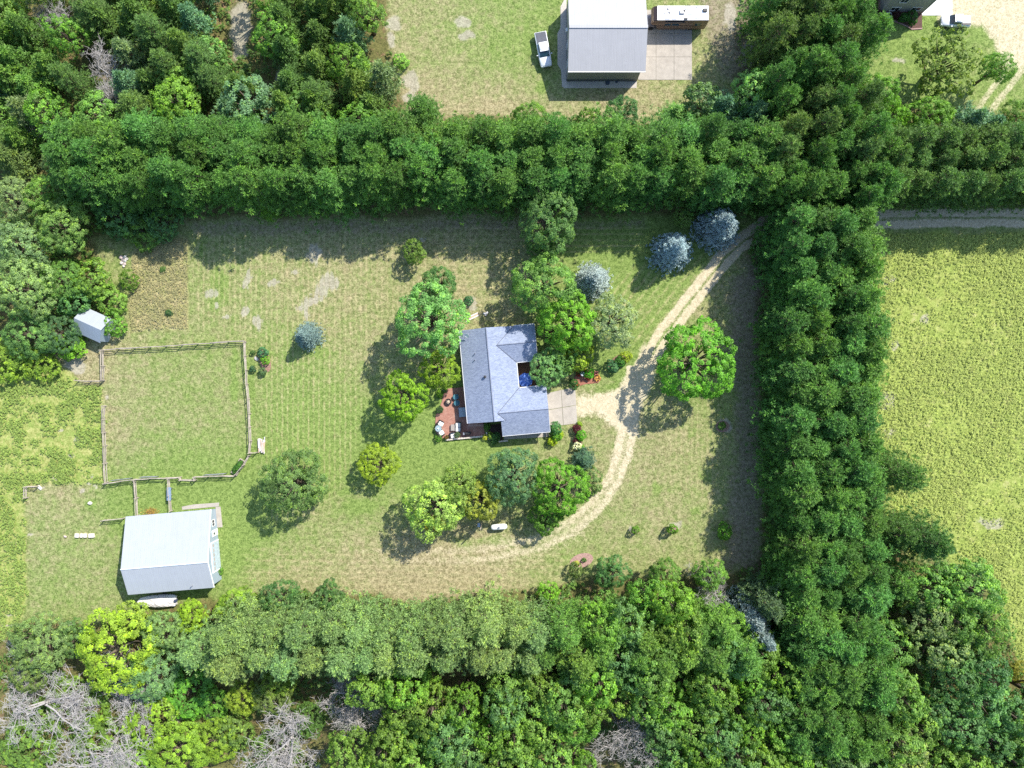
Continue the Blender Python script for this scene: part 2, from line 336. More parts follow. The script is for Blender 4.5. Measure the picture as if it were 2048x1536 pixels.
def ground_patch(name, mask, label, cat):
    """the cells of the surveyed grid where mask holds, as one sheet"""
    ny, nx = X.shape; jj, ii = np.nonzero(mask)
    q = np.stack([jj * nx + ii, jj * nx + ii + 1, (jj + 1) * nx + ii + 1, (jj + 1) * nx + ii], -1)
    used, inv = np.unique(q.ravel(), return_inverse=True)
    co = np.zeros((len(used), 3), np.float32); co[:, 0] = X.ravel()[used]; co[:, 1] = Y.ravel()[used]
    me = quad_mesh(name, co, inv.reshape(-1, 4))
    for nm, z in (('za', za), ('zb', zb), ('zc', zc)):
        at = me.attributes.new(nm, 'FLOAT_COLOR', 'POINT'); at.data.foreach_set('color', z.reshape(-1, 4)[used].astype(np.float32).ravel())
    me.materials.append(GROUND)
    return tag(link(name, me), label, cat, kind='structure')
def quad_mesh(name, co, quads):
    me = bpy.data.meshes.new(name); n = len(quads)
    me.vertices.add(len(co)); me.vertices.foreach_set('co', np.asarray(co, np.float32).ravel())
    me.loops.add(n * 4); me.loops.foreach_set('vertex_index', np.asarray(quads, np.int32).ravel())
    me.polygons.add(n); me.polygons.foreach_set('loop_start', np.arange(0, n * 4, 4, dtype=np.int32))
    try: me.polygons.foreach_set('loop_total', np.full(n, 4, np.int32))
    except Exception: pass
    me.update(calc_edges=True)
    return me
cen = lambda z: (z[:-1, :-1] + z[1:, 1:] + z[1:, :-1] + z[:-1, 1:]) / 4
m_dr = cen(gravel) > .33; m_fi = (cen(weed) > .5) & ~m_dr; m_me = (cen(wild) > .5) & ~m_dr & ~m_fi
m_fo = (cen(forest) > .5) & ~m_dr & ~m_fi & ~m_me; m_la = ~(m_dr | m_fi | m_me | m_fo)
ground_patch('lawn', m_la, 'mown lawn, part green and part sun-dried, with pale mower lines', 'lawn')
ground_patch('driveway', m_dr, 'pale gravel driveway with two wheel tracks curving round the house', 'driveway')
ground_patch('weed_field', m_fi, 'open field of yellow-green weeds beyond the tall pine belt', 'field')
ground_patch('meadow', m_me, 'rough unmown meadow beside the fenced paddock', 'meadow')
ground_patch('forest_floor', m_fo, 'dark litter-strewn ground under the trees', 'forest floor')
far = MB(); x0, x1, y0, y1 = gx[0], gx[-1], gy[0], gy[-1]; B = 4000.0
far.add([(-B, -B, 0), (B, -B, 0), (B, y0, 0), (-B, y0, 0)], [(0, 1, 2, 3)]); far.add([(-B, y1, 0), (B, y1, 0), (B, B, 0), (-B, B, 0)], [(0, 1, 2, 3)])
far.add([(-B, y0, 0), (x0, y0, 0), (x0, y1, 0), (-B, y1, 0)], [(0, 1, 2, 3)]); far.add([(x1, y0, 0), (B, y0, 0), (B, y1, 0), (x1, y1, 0)], [(0, 1, 2, 3)])
tf = NT('far_ground'); pf = tf.pos(); nf = tf.noise(.02, 6, .6, pf)
tag(far.build('ground', tf.done(tf.bsdf(tf.mix(tf.step(nf, .4, .6), (.06, .09, .03), (.20, .21, .08)), .95))), 'green country stretching away round the property', 'ground', kind='structure')
def sample(z, x, y):
    i = np.clip(((x - gx[0]) / .34).astype(int), 0, len(gx) - 1); j = np.clip(((y - gy[0]) / .34).astype(int), 0, len(gy) - 1)
    return z[j, i]

# ------------------------------------------------------------------ vegetation: leaves, crowns, trunks
def leaf_material(name, transl=.40, rough=.55, spec=.35, spread=.55, warm=(1.25, 1.12, .55)):
    t = NT(name); v = t.attr('v').outputs['Fac']; oi = t.n('ShaderNodeObjectInfo'); tint = oi.outputs['Color']
    k = t.math('ADD', 1 - spread, t.math('MULTIPLY', v, 2 * spread))
    g = t.n('ShaderNodeVectorMath', operation='SCALE'); t.put(g.inputs[0], tint); t.put(g.inputs['Scale'], k)
    w = t.n('ShaderNodeVectorMath', operation='MULTIPLY'); t.put(w.inputs[0], g.outputs[0]); w.inputs[1].default_value = warm
    col = t.mix(t.step(v, .62, 1.0), g.outputs[0], w.outputs[0])
    wt = t.n('ShaderNodeVectorMath', operation='MULTIPLY'); t.put(wt.inputs[0], col); wt.inputs[1].default_value = (1.25, 1.35, .7)
    tr = t.n('ShaderNodeBsdfTranslucent'); t.put(tr.inputs['Color'], wt.outputs[0])
    mx = t.n('ShaderNodeMixShader'); mx.inputs[0].default_value = transl
    t.put(mx.inputs[1], t.bsdf(col, rough, 0, None, spec)); t.put(mx.inputs[2], tr.outputs[0])
    return t.done(mx.outputs[0])
LEAF = leaf_material('leaf'); NEEDLE = leaf_material('needle', .25, .6, .3, .5); GRASSY = leaf_material('grass_blade', .2, .7, .2, .4, (1.12, 1.06, .85)); GLAUCOUS = leaf_material('blue_needle', .08, .6, .4, .42, (1.15, 1.1, 1.0))
BARK = mat('bark', (.11, .085, .062), .9, 0, 6, .4, .5); DEADWOOD = mat('dead_wood', (.33, .31, .295), .85, 0, 2, .35, .3)

def unit(a): return a / np.maximum(np.linalg.norm(a, axis=-1, keepdims=True), 1e-6)
def leaves(name, P, N, T, size, asp, v, m):
    """rhombic leaves: centres P, normals N, long axes T"""
    T = unit(T - N * np.sum(T * N, -1, keepdims=True)); Bn = np.cross(N, T); s = size[:, None]
    q = np.stack([P - T * s * .5, P + Bn * s * asp * .5 + N * s * .07, P + T * s * .5, P - Bn * s * asp * .5 + N * s * .07], 1)
    me = quad_mesh(name, q.reshape(-1, 3), np.arange(len(P) * 4).reshape(-1, 4))
    at = me.attributes.new('v', 'FLOAT', 'FACE'); at.data.foreach_set('value', v.astype(np.float32)); me.materials.append(m)
    return me
def clumped(name, rs, C, O, rad, per, size, asp, m, mode='leaf', up=.45, squash=.8):
    """per leaves round each clump centre C that faces O"""
    nc = len(C); idx = np.repeat(np.arange(nc), per); n = len(idx)
    d = unit(rs.normal(size=(n, 3)) + O[idx] * .8 + np.array([0, 0, up]))
    cv = rs.rand(nc)[idx]; v = np.clip(.55 * cv + .45 * rs.rand(n) + rs.normal(0, .05, n), 0, 1)
    sz = size * rs.uniform(.65, 1.35, n); r = rad[idx]
    if mode == 'tuft':
        P = C[idx] + d * (r * rs.uniform(.25, .8, n))[:, None]; T = d; u_ = O[idx] * .6 + np.array([0, 0, .9]) + rs.normal(size=(n, 3)) * .5; N = unit(u_ - d * np.sum(u_ * d, -1, keepdims=True))
    else:
        P = C[idx] + d * (r * rs.uniform(.35, 1, n) ** .6)[:, None] * np.array([1, 1, squash]); N = unit(d * .7 + O[idx] * .45 + np.array([0, 0, up]) + rs.normal(size=(n, 3)) * .45); T = rs.normal(size=(n, 3))
    return leaves(name, P, N, T, sz, asp, v, m)
def sphere_dirs(rs, n): return unit(rs.normal(size=(n, 3)))

def round_crown(seed, h, Rr, base, nl=15, lobe=.44, dens=1.0, leaf=.30, clump=.50, per=20, mode='leaf', m=None, asp=.75, up=.45, open_=0.0, name='crown'):
    rs = np.random.RandomState(seed); zc = (h + base) / 2; hz = (h - base) / 2
    g = np.arange(nl) + .5; zz = 1 - 1.45 * g / nl; aa = g * 2.39996 + rs.rand() * 6.28; D = np.stack([np.sqrt(1 - zz ** 2) * np.cos(aa), np.sqrt(1 - zz ** 2) * np.sin(aa), zz], -1)
    D = unit(D + rs.normal(0, .22, D.shape)); D = np.vstack([D, unit(np.array([[.25, .1, 1], [-.2, .2, 1], [0, -.28, 1]])), [[0, 0, .15]]]); n = len(D)
    k = rs.uniform(.50, .76, n); k[-1] = .1; k[-4:-1] = (.5, .58, .54); Lc = D * k[:, None] * np.array([Rr, Rr, hz]) + np.array([0, 0, zc]); Lr = Rr * lobe * rs.uniform(.72, 1.28, n); Lr[-1] = Rr * .42
    C = []; O = []
    for i in range(n):
        cnt = int(dens * 4 * Lr[i] ** 2 / (clump ** 2) * .95); d = sphere_dirs(rs, cnt); p = Lc[i] + d * Lr[i] * rs.uniform(.82, 1.08, (cnt, 1)) * np.array([1, 1, .85])
        ok = (d[:, 2] > -.55)
        for j in range(n):
            if j != i: ok &= np.linalg.norm(p - Lc[j], axis=1) > Lr[j] * .86
        ok &= rs.rand(cnt) > open_; C.append(p[ok]); O.append(d[ok])
    C = np.vstack(C); O = np.vstack(O)
    me = clumped(name, rs, C, O, clump * rs.uniform(.7, 1.25, len(C)), per, leaf, asp, m or LEAF, mode, up)
    tr = MB(); r0 = .034 * h; tr.tube([(0, 0, -.15), (.03, .02, base * .6), (.06, -.04, zc * .8), (0, 0, h * .8)], [r0 * 1.35, r0, r0 * .75, r0 * .2], 8)
    for i in range(n - 1):
        s0 = Vector((0, 0, base * .7 + (zc - base * .7) * R.random())); e = Vector(Lc[i]); mdl = s0.lerp(e, .5) + Vector((0, 0, -.1 * Rr))
        tr.tube([s0, mdl, e], [r0 * .5, r0 * .33, r0 * .08], 5, False)
    return me, tr.mesh('trunk', BARK, True)
def conifer(seed, h, Rr, base, levels, br, tufts, prof, tuft=.42, per=15, leaf=.36, asp=.22, m=None, droop=.15, lift=.25, jit=.12, bl=(.62, 1.22)):
    rs = np.random.RandomState(seed); C = []; O = []; tr = MB(); r0 = .016 * h
    tr.tube([(0, 0, -.15), (0, 0, h * .5), (0, 0, h * .97)], [r0 * 1.3, r0 * .8, r0 * .12], 7)
    for l in range(levels):
        t = (l + .5) / levels; z = base + (h - base) * t; rl = Rr * prof(t) * rs.uniform(.88, 1.12); nb = max(3, int(br * (.45 + .55 * prof(t)))); a0 = rs.rand() * 6.28
        for b in range(nb):
            a = a0 + 6.283 * b / nb + rs.normal(0, .12); rb = rl * rs.uniform(*bl); d = np.array([math.cos(a), math.sin(a), 0])
            tip = np.array([0, 0, z]) + d * rb + np.array([0, 0, -droop * rb + lift * rb * rs.rand()])
            if rb > .6 and (b % 2 == 0 or rb < 2): tr.tube([(0, 0, z - .1), tuple(tip * .97)], [r0 * .28, .012], 3, False)
            for q in range(tufts):
                s = 1 - (q / tufts) ** 1.15 * .82; w = rb * jit * 2.2 * s; lat = np.array([-d[1], d[0], 0])
                C.append(np.array([0, 0, z]) * (1 - s) + tip * s + lat * rs.normal(0, w * .55) + rs.normal(0, .1, 3)); O.append(d * .8 + np.array([0, 0, .5]))
    C.append(np.array([0, 0, h])); O.append(np.array([0, 0, 1.]))
    C = np.array(C); O = unit(np.array(O))
    return clumped('crown', rs, C, O, tuft * rs.uniform(.75, 1.25, len(C)), per, leaf, asp, m or NEEDLE, 'tuft', .5), tr.mesh('trunk', BARK, True)
def bare_tree(seed, h, Rr, spread=.75):
    rr = random.Random(seed); trunk = MB(); crown = MB()
    def grow(p, d, L, r, lev):
        pts = [p]; rad = [r]; q = p.copy(); n = 3 if lev < 3 else 2
        for i in range(n):
            d = (d + Vector((rr.gauss(0, .16), rr.gauss(0, .16), rr.gauss(0, .10) + .03))).normalized(); q = q + d * (L / n); pts.append(q.copy()); rad.append(r * (1 - .5 * (i + 1) / n))
        (trunk if lev < 1 else crown).tube(pts, rad, 7 if lev < 2 else (4 if lev < 3 else 3), False)
        if lev >= 5: return
        for i in range((6, 5, 4, 4, 2)[lev]):
            k = rr.uniform(.35, 1.0); s = int(k * n); s = min(s, n - 1); b = pts[s].lerp(pts[s + 1], k * n - s)
            a = rr.uniform(0, 6.28); side = Vector((math.cos(a), math.sin(a), rr.uniform(-.15, .45)))
            grow(b, (d * (1 - spread) + side * spread).normalized(), L * rr.uniform(.5, .76), max(.017, rad[s] * .52), lev + 1)
    grow(Vector((0, 0, -.1)), Vector((.05, .02, 1)), h * .36, h * .022, 0)
    m = max(abs(c) for v in crown.v for c in v[:2])
    return crown.mesh('branches', DEADWOOD), trunk.mesh('trunk', DEADWOOD, True)

KIND = {}
def defkind(name, nom_h, nom_r, variants): KIND[name] = (nom_h, nom_r, variants)
pine_prof = lambda t: min(1, (1 - t) ** .45 * 1.15) * (.72 + .28 * min(1, t * 5))
defkind('pine', 13, 2.9, [conifer(100 + i, 13, 2.9, .8, 17, 11, 5, pine_prof, .46, 24, .30, .24, NEEDLE, .10, .45, .36) for i in range(7)])
spr = lambda t: (1 - t) ** .64
defkind('spruce', 8, 3.1, [conifer(200 + i, 8, 3.1, .15, 20, 19, 5, spr, .32, 22, .20, .40, GLAUCOUS, .12, .12, .10, (.86, 1.1)) for i in range(3)])
jun = lambda t: min(1, (1 - t) ** .85 * 1.15) * (.6 + .4 * min(1, t * 4))
defkind('juniper', 8, 2.3, [conifer(300 + i, 8, 2.3, .3, 12, 9, 4, jun, .55, 20, .34, .26, NEEDLE, -.35, .5, .18) for i in range(4)])
defkind('maple', 10, 4.8, [round_crown(400 + i, 10, 4.8, 1.6, 24, .33, 1.15, .22, .56, 52) for i in range(5)])
defkind('oak', 10, 5.4, [round_crown(420 + i, 10, 5.4, 1.6, 32, .28, 1.15, .21, .46, 44, open_=.06) for i in range(2)])
defkind('ash', 9, 4.8, [round_crown(440 + i, 9, 4.8, 1.3, 30, .29, 1.3, .23, .46, 42, mode='leaf', asp=.5, up=.35) for i in range(3)])
defkind('willow', 10, 4.6, [round_crown(460 + i, 10, 4.6, .8, 22, .34, 1.3, .32, .52, 30, mode='leaf', asp=.42, up=.3) for i in range(2)])
defkind('forest', 13, 4.0, [round_crown(480 + i, 13, 4.0, 2.5, 20, .37, .95, .30, .60, 30) for i in range(5)])
defkind('locust', 9, 4.0, [round_crown(500 + i, 9, 4.0, 2.2, 26, .27, 1.8, .30, .45, 18, mode='leaf', asp=.5, open_=.15) for i in range(2)])
defkind('sparse', 10, 6.0, [round_crown(520 + i, 10, 6.0, 2.0, 20, .21, 1.0, .33, .50, 18, open_=.2) for i in range(1)])
defkind('shrub', 1.7, 1.2, [round_crown(540 + i, 1.7, 1.2, .05, 10, .50, 1.5, .17, .20, 16) for i in range(3)])
defkind('bush', 3.2, 2.4, [round_crown(560 + i, 3.2, 2.4, .1, 13, .46, 1.2, .26, .36, 18) for i in range(3)])
defkind('dead', 11, 5.0, [bare_tree(600 + i, 11, 5.0) for i in range(4)])
for me, tr in KIND['dead'][2]:
    n = len(me.vertices); c = np.empty(n * 3, np.float32); me.vertices.foreach_get('co', c); c = c.reshape(-1, 3); r = np.percentile(np.hypot(c[:, 0], c[:, 1]), 96); f = 5.0 / r; c[:, :2] *= f; me.vertices.foreach_set('co', c.ravel()); me.update()
    n = len(tr.vertices); c = np.empty(n * 3, np.float32); tr.vertices.foreach_get('co', c); c = c.reshape(-1, 3); c[:, :2] *= f; tr.vertices.foreach_set('co', c.ravel()); tr.update()
COUNT = {}
NAMES = {'pine': 'pine_tree', 'spruce': 'spruce_tree', 'juniper': 'juniper_tree', 'maple': 'maple_tree', 'oak': 'oak_tree', 'ash': 'ash_tree', 'willow': 'willow_tree', 'forest': 'broadleaf_tree', 'locust': 'locust_tree', 'sparse': 'broadleaf_tree', 'shrub': 'shrub', 'bush': 'bush', 'dead': 'bare_tree'}
def plant(kind, x, y, r, h, tint, label, group=None, cat=None, name=None, var=.12, tilt=0.0):
    """a tree or shrub whose stem stands at x, y (metres)"""
    nh, nr, vs = KIND[kind]; i = COUNT.get(kind, 0); COUNT[kind] = i + 1; me, tr = vs[i % len(vs)]
    o = thing(name or NAMES[kind], label, cat or ('shrub' if kind in ('shrub', 'bush') else 'tree'), (x, y, 0), R.random() * 6.28, group)
    s = r / nr; o.rotation_euler = (R.gauss(0, tilt), R.gauss(0, tilt), o.rotation_euler.z); o.scale = (s * R.uniform(.94, 1.06), s * R.uniform(.94, 1.06), h / nh)
    k = 1 + R.uniform(-var, var); j = 1 + R.uniform(-var, var) * .6
    c = link('branches' if kind == 'dead' else 'crown', me, None, o); k *= 1.4; c.color = (min(.9, tint[0] * k * j), min(.9, tint[1] * k), min(.9, tint[2] * k / j), 1)
    link('stem' if kind in ('shrub', 'bush') else 'trunk', tr, None, o)
    return o
def crown_at(kind, px, py, rpx, h, tint, label, group=None, **kw):
    """the same, placed so that the crown's middle shows at a point of the photograph"""
    hc = h * (.45 if kind in ('spruce', 'juniper', 'shrub', 'bush') else .6); p = W(px, py, hc)
    return plant(kind, p.x, p.y, rpx / PPM * (1 - hc / CAM_H), h, tint, label, group, **kw)
ORD = ['', 'first', 'second', 'third', 'fourth', 'fifth', 'sixth', 'seventh', 'eighth', 'ninth', 'tenth', 'eleventh', 'twelfth', 'thirteenth', 'fourteenth', 'fifteenth', 'sixteenth', 'seventeenth', 'eighteenth', 'nineteenth', 'twentieth'] + [a + b for a in ('twenty-', 'thirty-') for b in ('first', 'second', 'third', 'fourth', 'fifth', 'sixth', 'seventh', 'eighth', 'ninth', 'tenth')]
ORD[30] = 'thirtieth'

T_PINE = (.078, .178, .035); T_BLUE = (.265, .335, .335); T_MAPLE = (.115, .235, .030); T_BRIGHT = (.135, .285, .026); T_PALE = (.15, .285, .075); T_OLIVE = (.165, .235, .085)
T_DARK = (.072, .16, .045); T_LIME = (.27, .38, .035); T_WILLOW = (.27, .37, .085); T_GOLD = (.27, .27, .045); T_WOOD = (.125, .235, .045); T_GREY = (.165, .25, .10); T_TEAL = (.10, .20, .10); T_PALEPINE = (.165, .255, .085)

# ------------------------------------------------------------------ buildings
def roof_material(name, lo, hi, course=.14, wide=.33):
    """asphalt shingles: staggered tabs of uneven tone"""
    t = NT(name); o = t.obj(); br = t.n('ShaderNodeTexBrick', offset=.5); t.put(br.inputs['Vector'], o)
    br.inputs['Color1'].default_value = (*lo, 1); br.inputs['Color2'].default_value = (*hi, 1); br.inputs['Mortar'].default_value = (*[c * .55 for c in lo], 1)
    br.inputs['Scale'].default_value = 1.0; br.inputs['Mortar Size'].default_value = .012; br.inputs['Brick Width'].default_value = wide; br.inputs['Row Height'].default_value = course
    n = t.noise(5, 5, .7, o); c = t.mix(t.math('MULTIPLY', t.step(n, .35, .7), .55), br.outputs['Color'], hi)
    c = t.mix(t.math('MULTIPLY', t.step(t.noise(.5, 4, .6, o), .45, .7), .25), c, tuple(q * .8 for q in lo))
    return t.done(t.bsdf(c, .9, 0, t.bump(t.math('ADD', br.outputs['Fac'], n), .3, .02), .2))
def metal_roof(name, col, axis=0, pitch=.25):
    """ribbed sheet metal, ribs running down the slope"""
    t = NT(name); o = t.obj(); s = t.n('ShaderNodeSeparateXYZ'); t.put(s.inputs[0], o)
    w = t.math('POWER', t.math('ABSOLUTE', t.math('SINE', t.math('MULTIPLY', s.outputs[axis], math.pi / pitch))), 10)
    n = t.noise(.7, 5, .6, o); st = t.noise(1.0, 4, .7, t.scalev(o, (6, .5, .5) if axis == 0 else (.5, 6, .5)))
    c = t.mix(t.step(t.math('ADD', t.math('MULTIPLY', n, .5), t.math('MULTIPLY', st, .5)), .35, .65), tuple(q * .93 for q in col), col)
    lap = t.step(t.math('ABSOLUTE', t.math('SUBTRACT', t.math('FRACT', t.math('DIVIDE', s.outputs[axis], .92)), .5)), .47, .5)
    c = t.mix(t.math('MULTIPLY', lap, .35), c, tuple(q * .62 for q in col))
    stain = t.step(t.noise(.8, 6, .75, t.scalev(o, (3, .35, .35) if axis == 0 else (.35, 3, .35))), .55, .8)
    c = t.mix(t.math('MULTIPLY', stain, .3), c, tuple(q * k for q, k in zip(col, (.78, .74, .68))))
    return t.done(t.bsdf(c, .45, 0, t.bump(w, .2, .02), .4))
def siding(name, col, vertical=False, step=.15):
    t = NT(name); o = t.obj(); s = t.n('ShaderNodeSeparateXYZ'); t.put(s.inputs[0], o)
    q = t.math('ADD', s.outputs[0], s.outputs[1]) if vertical else s.outputs[2]
    f = t.math('FRACT', t.math('DIVIDE', q, step)); g = t.step(f, .0, .12); n = t.noise(2.5, 4, .6, o)
    c = t.mix(g, tuple(k * .6 for k in col), t.mix(n, tuple(k * .88 for k in col), col))
    return t.done(t.bsdf(c, .6, 0, t.bump(f, .3, .02), .3))
CONCRETE = mat('concrete', (.37, .335, .29), .9, 0, 1.2, .14, .15, .2, (.30, .26, .22, .5)); WHITE = mat('white_paint', (.78, .78, .77), .5, 0, 3, .06, .05); BLACK = mat('black_plastic', (.025, .025, .028), .5, 0, 5, .2, .05)
GLASS = mat('window_glass', (.035, .05, .065), .08, 0, .6, .3, 0, .6); STEEL = mat('grey_steel', (.35, .36, .38), .4, .6, 4, .15, .05); TRIM = mat('white_trim', (.74, .73, .72), .55, 0, 4, .08, .05)
WEATHERED = mat('weathered_wood', (.36, .31, .26), .85, 0, 5, .35, .4); BROWNWOOD = mat('brown_wood', (.16, .085, .05), .75, 0, 5, .35, .3); CREAM = mat('cream_cushion', (.76, .73, .68), .9, 0, 6, .08, .15, .2)

def opening(parent, kind, face, along, z0, w, h, at, pane_mat=None):
    """a window or door set on a wall: face 'x+','x-','y+','y-', at = wall plane"""
    sgn = 1 if face[1] == '+' else -1; d = .05
    def box(mb, a0, a1, b0, b1, p0, p1):
        lo, hi = sorted((at + sgn * p0, at + sgn * p1))
        if face[0] == 'x': mb.box(lo, hi, a0, a1, b0, b1)
        else: mb.box(a0, a1, lo, hi, b0, b1)
        return mb
    f = MB(); t = .09
    box(f, along - w / 2 - t, along - w / 2, z0 - t, z0 + h + t, -.04, .05); box(f, along + w / 2, along + w / 2 + t, z0 - t, z0 + h + t, -.04, .05)
    box(f, along - w / 2, along + w / 2, z0 + h, z0 + h + t, -.04, .05); box(f, along - w / 2, along + w / 2, z0 - t, z0, -.04, .07)
    win = f.build(kind, TRIM, parent)
    if kind == 'window':
        box(MB(), along - w / 2, along + w / 2, z0, z0 + h, -.03, .015).build('pane', pane_mat or GLASS, win); box(MB(), along - .025, along + .025, z0, z0 + h, .016, .035).build('mullion', TRIM, win)
    else:
        box(MB(), along - w / 2, along + w / 2, z0, z0 + h, -.03, .02).build('door_leaf', pane_mat or WHITE, win); box(MB(), along + w * .32, along + w * .40, z0 + h * .45, z0 + h * .49, .02, .08).build('handle', STEEL, win)
    return win

# --- the house
HO = W(1005, 760); HROT = math.radians(5.2)
SHING = roof_material('blue_grey_shingles', (.19, .225, .315), (.315, .36, .47)); BRICKW = siding('tan_siding', (.42, .33, .27)); GUT = mat('gutter_white', (.70, .70, .71), .4, 0, 3, .06, .02)
house = thing('house', 'blue-grey shingled house with two wings round a courtyard', 'house', HO, HROT)
E0, P = 2.75, .42
mr = -1.775; mh = E0 + 4.225 * P; nh = E0 + 2.835 * P; gh = E0 + 3.6 * P
def slope(*pts): return MB().slab(pts, .16).build('roof_slope', SHING, house)
slope((-6, -6.3, E0), (mr, -6.3, mh), (mr, 8.24, mh), (-6, 8.24, E0)); slope((2.45, -6.3, E0), (2.45, 8.23, E0), (mr + .01, 8.23, mh - .004), (mr + .01, -6.3, mh - .004))
u1 = 2.45 - 2.835; slope((5.77, 8.24, E0 + .03), (5.77, 5.405, nh + .03), (u1, 5.405, nh + .03), (2.45, 8.24, E0 + .03)); slope((5.77, 2.57, E0 + .03), (2.45, 2.57, E0 + .03), (u1, 5.395, nh + .03), (5.77, 5.395, nh + .03))
u2 = 2.45 - 3.6; slope((6.7, -1.5, E0 + .03), (6.7, -5.095, gh + .03), (u2, -5.095, gh + .03), (2.45, -1.5, E0 + .03)); slope((6.7, -8.7, E0 + .03), (6.7, -5.105, gh + .03), (u2, -5.105, gh + .03), (.05, -6.32, E0 + 2.4 * P + .03), (-.75, -6.32, E0 + 2.4 * P + .03), (-.75, -8.7, E0 + .03))
CAP = mat('ridge_cap', (.17, .19, .25), .9, 0, 4, .2, .2)
MB().tube([(mr, -6.32, mh + .01), (mr, 8.26, mh + .01)], [.09, .09], 6).build('ridge_cap', CAP, house); MB().tube([(u1, 5.4, nh + .04), (5.79, 5.4, nh + .04)], [.07, .07], 6).build('ridge_cap', CAP, house); MB().tube([(u2, -5.1, gh + .04), (6.72, -5.1, gh + .04)], [.07, .07], 6).build('ridge_cap', CAP, house)
VAL = mat('valley_flashing', (.11, .125, .165), .7, 0, 4, .2, .1)
for a, b in (((u1, 5.4, nh), (2.45, 2.57, E0)), ((u1, 5.4, nh), (2.45, 8.2, E0)), ((u2, -5.1, gh), (2.45, -1.5, E0)), ((u2, -5.1, gh), (.05, -6.3, E0 + 2.4 * P))): MB().tube([Vector(a) + Vector((0, 0, .045)), Vector(b) + Vector((0, 0, .045))], [.045, .045], 5).build('valley', VAL, house)
for (a0, a1, b0, b1) in ((-6.09, -6.0, -6.3, 8.24), (2.46, 2.56, -1.45, 2.5), (2.6, 5.77, 2.45, 2.56), (2.6, 6.7, -1.49, -1.38), (-.75, 6.7, -8.80, -8.70), (5.785, 5.83, 2.6, 8.24), (6.71, 6.76, -8.7, -1.5), (2.5, 5.77, 8.25, 8.33)): MB().box(a0, a1, b0, b1, E0 - .14, E0 - .02).build('gutter', GUT, house)
for (a0, a1, b0, b1, z1) in ((-5.6, 2.05, -5.9, 7.84, E0 + .05), (2.05, 5.37, 2.97, 7.83, E0 + .05), (-.35, 6.3, -8.3, -5.9, E0 + .04), (2.05, 6.3, -5.9, -1.9, E0 + .05)): MB().box(a0, a1, b0, b1, 0, z1).build('wall', BRICKW, house)
def gable(pts, t=.12):
    a, b, c = [Vector(p) for p in pts]; nrm = (b - a).cross(c - a).normalized() * t
    return MB().add([a, b, c, a - nrm, b - nrm, c - nrm], [(0, 1, 2), (5, 4, 3), (0, 3, 4, 1), (1, 4, 5, 2), (2, 5, 3, 0)]).build('gable', BRICKW, house)
gable(((-5.6, 7.82, E0), (2.05, 7.82, E0), (mr, 7.82, mh - .25))); gable(((-5.6, -5.88, E0), (2.05, -5.88, E0), (mr, -5.88, mh - .25))); gable(((5.35, 3.0, E0), (5.35, 7.8, E0), (5.35, 5.4, nh - .2))); gable(((6.28, -8.28, E0), (6.28, -1.92, E0), (6.28, -5.1, gh - .2)))
for k, v in enumerate((6.2, 3.2, .6, -2.2)): opening(house, 'window', 'x-', v, .9, 1.4, 1.2, -5.6)
for v in (-3.6, 4.6): opening(house, 'window', 'y+', v + .2, .9, 1.3, 1.2, 7.84)
opening(house, 'door', 'y-', -3.4, .08, 1.8, 2.05, -5.9, GLASS); opening(house, 'door', 'x+', .6, .12, 1.0, 2.05, 2.05); opening(house, 'window', 'x+', -.9, .9, 1.1, 1.1, 2.05); opening(house, 'window', 'x+', 5.4, .9, 1.5, 1.2, 5.37); opening(house, 'window', 'y-', 2.5, 1.0, 1.2, 1.0, -8.3)
gd = MB().box(6.26, 6.33, -7.6, -2.6, .06, 2.2).build('garage_door', WHITE, house)
for k in range(3): MB().box(6.331, 6.345, -7.55, -2.65, .10 + .53 * k, .57 + .53 * k).build('door_section', TRIM, gd)
for (u, v) in ((-3.86, 4.4), (-3.98, 3.4)): z = mh - abs(u - mr) * P; MB().lathe([(.07, z - .1), (.07, z + .35), (.045, z + .36)], 10, (u, v, 0)).build('vent_pipe', BLACK, house)
z = mh - abs(-2.6 - mr) * P; MB().lathe([(.16, z - .1), (.16, z + .22), (.22, z + .23), (.19, z + .33), (.02, z + .36)], 12, (-2.6, .7, 0)).build('roof_vent', BLACK, house)
# --- dishes standing on the roof corner
for (u, v, az, lab, r) in ((-5.55, 7.55, 3.6, 'white satellite dish at the very corner of the roof', .42), (-4.75, 7.45, 4.3, 'white satellite dish second from the roof corner', .40)):
    z = mh - abs(u - mr) * P; p = HO + Vector((u * math.cos(HROT) - v * math.sin(HROT), u * math.sin(HROT) + v * math.cos(HROT), z))
    dsh = thing('satellite_dish', lab, 'satellite dish', p, az, 'dishes on the house roof')
    MB().tube([(0, 0, -.05), (0, 0, .45), (.05, 0, .55)], [.03, .03, .03], 6).build('mast', STEEL, dsh)
    prof = [(.02, 0), (r * .5, .03), (r * .85, .085), (r, .125), (r, .14), (r * .85, .10), (r * .5, .045), (.02, .015)]
    MB().lathe(prof, 20).build('reflector', WHITE, dsh, True, 0, (.08, 0, .6), (0, math.radians(42), 0)); MB().tube([(.05, 0, .45), (.55, 0, .75)], [.018, .018], 5).build('feed_arm', STEEL, dsh); MB().box(.5, .62, -.05, .05, .7, .82).build('receiver', STEEL, dsh)
tag(MB().box(-.75, .75, -.06, .06, .02, .14).build('timber_beam', WEATHERED, None, False, 0, W(912, 675), (0, 0, .05)), 'short timber beam on the ground at the house\'s upper left corner', 'beam')

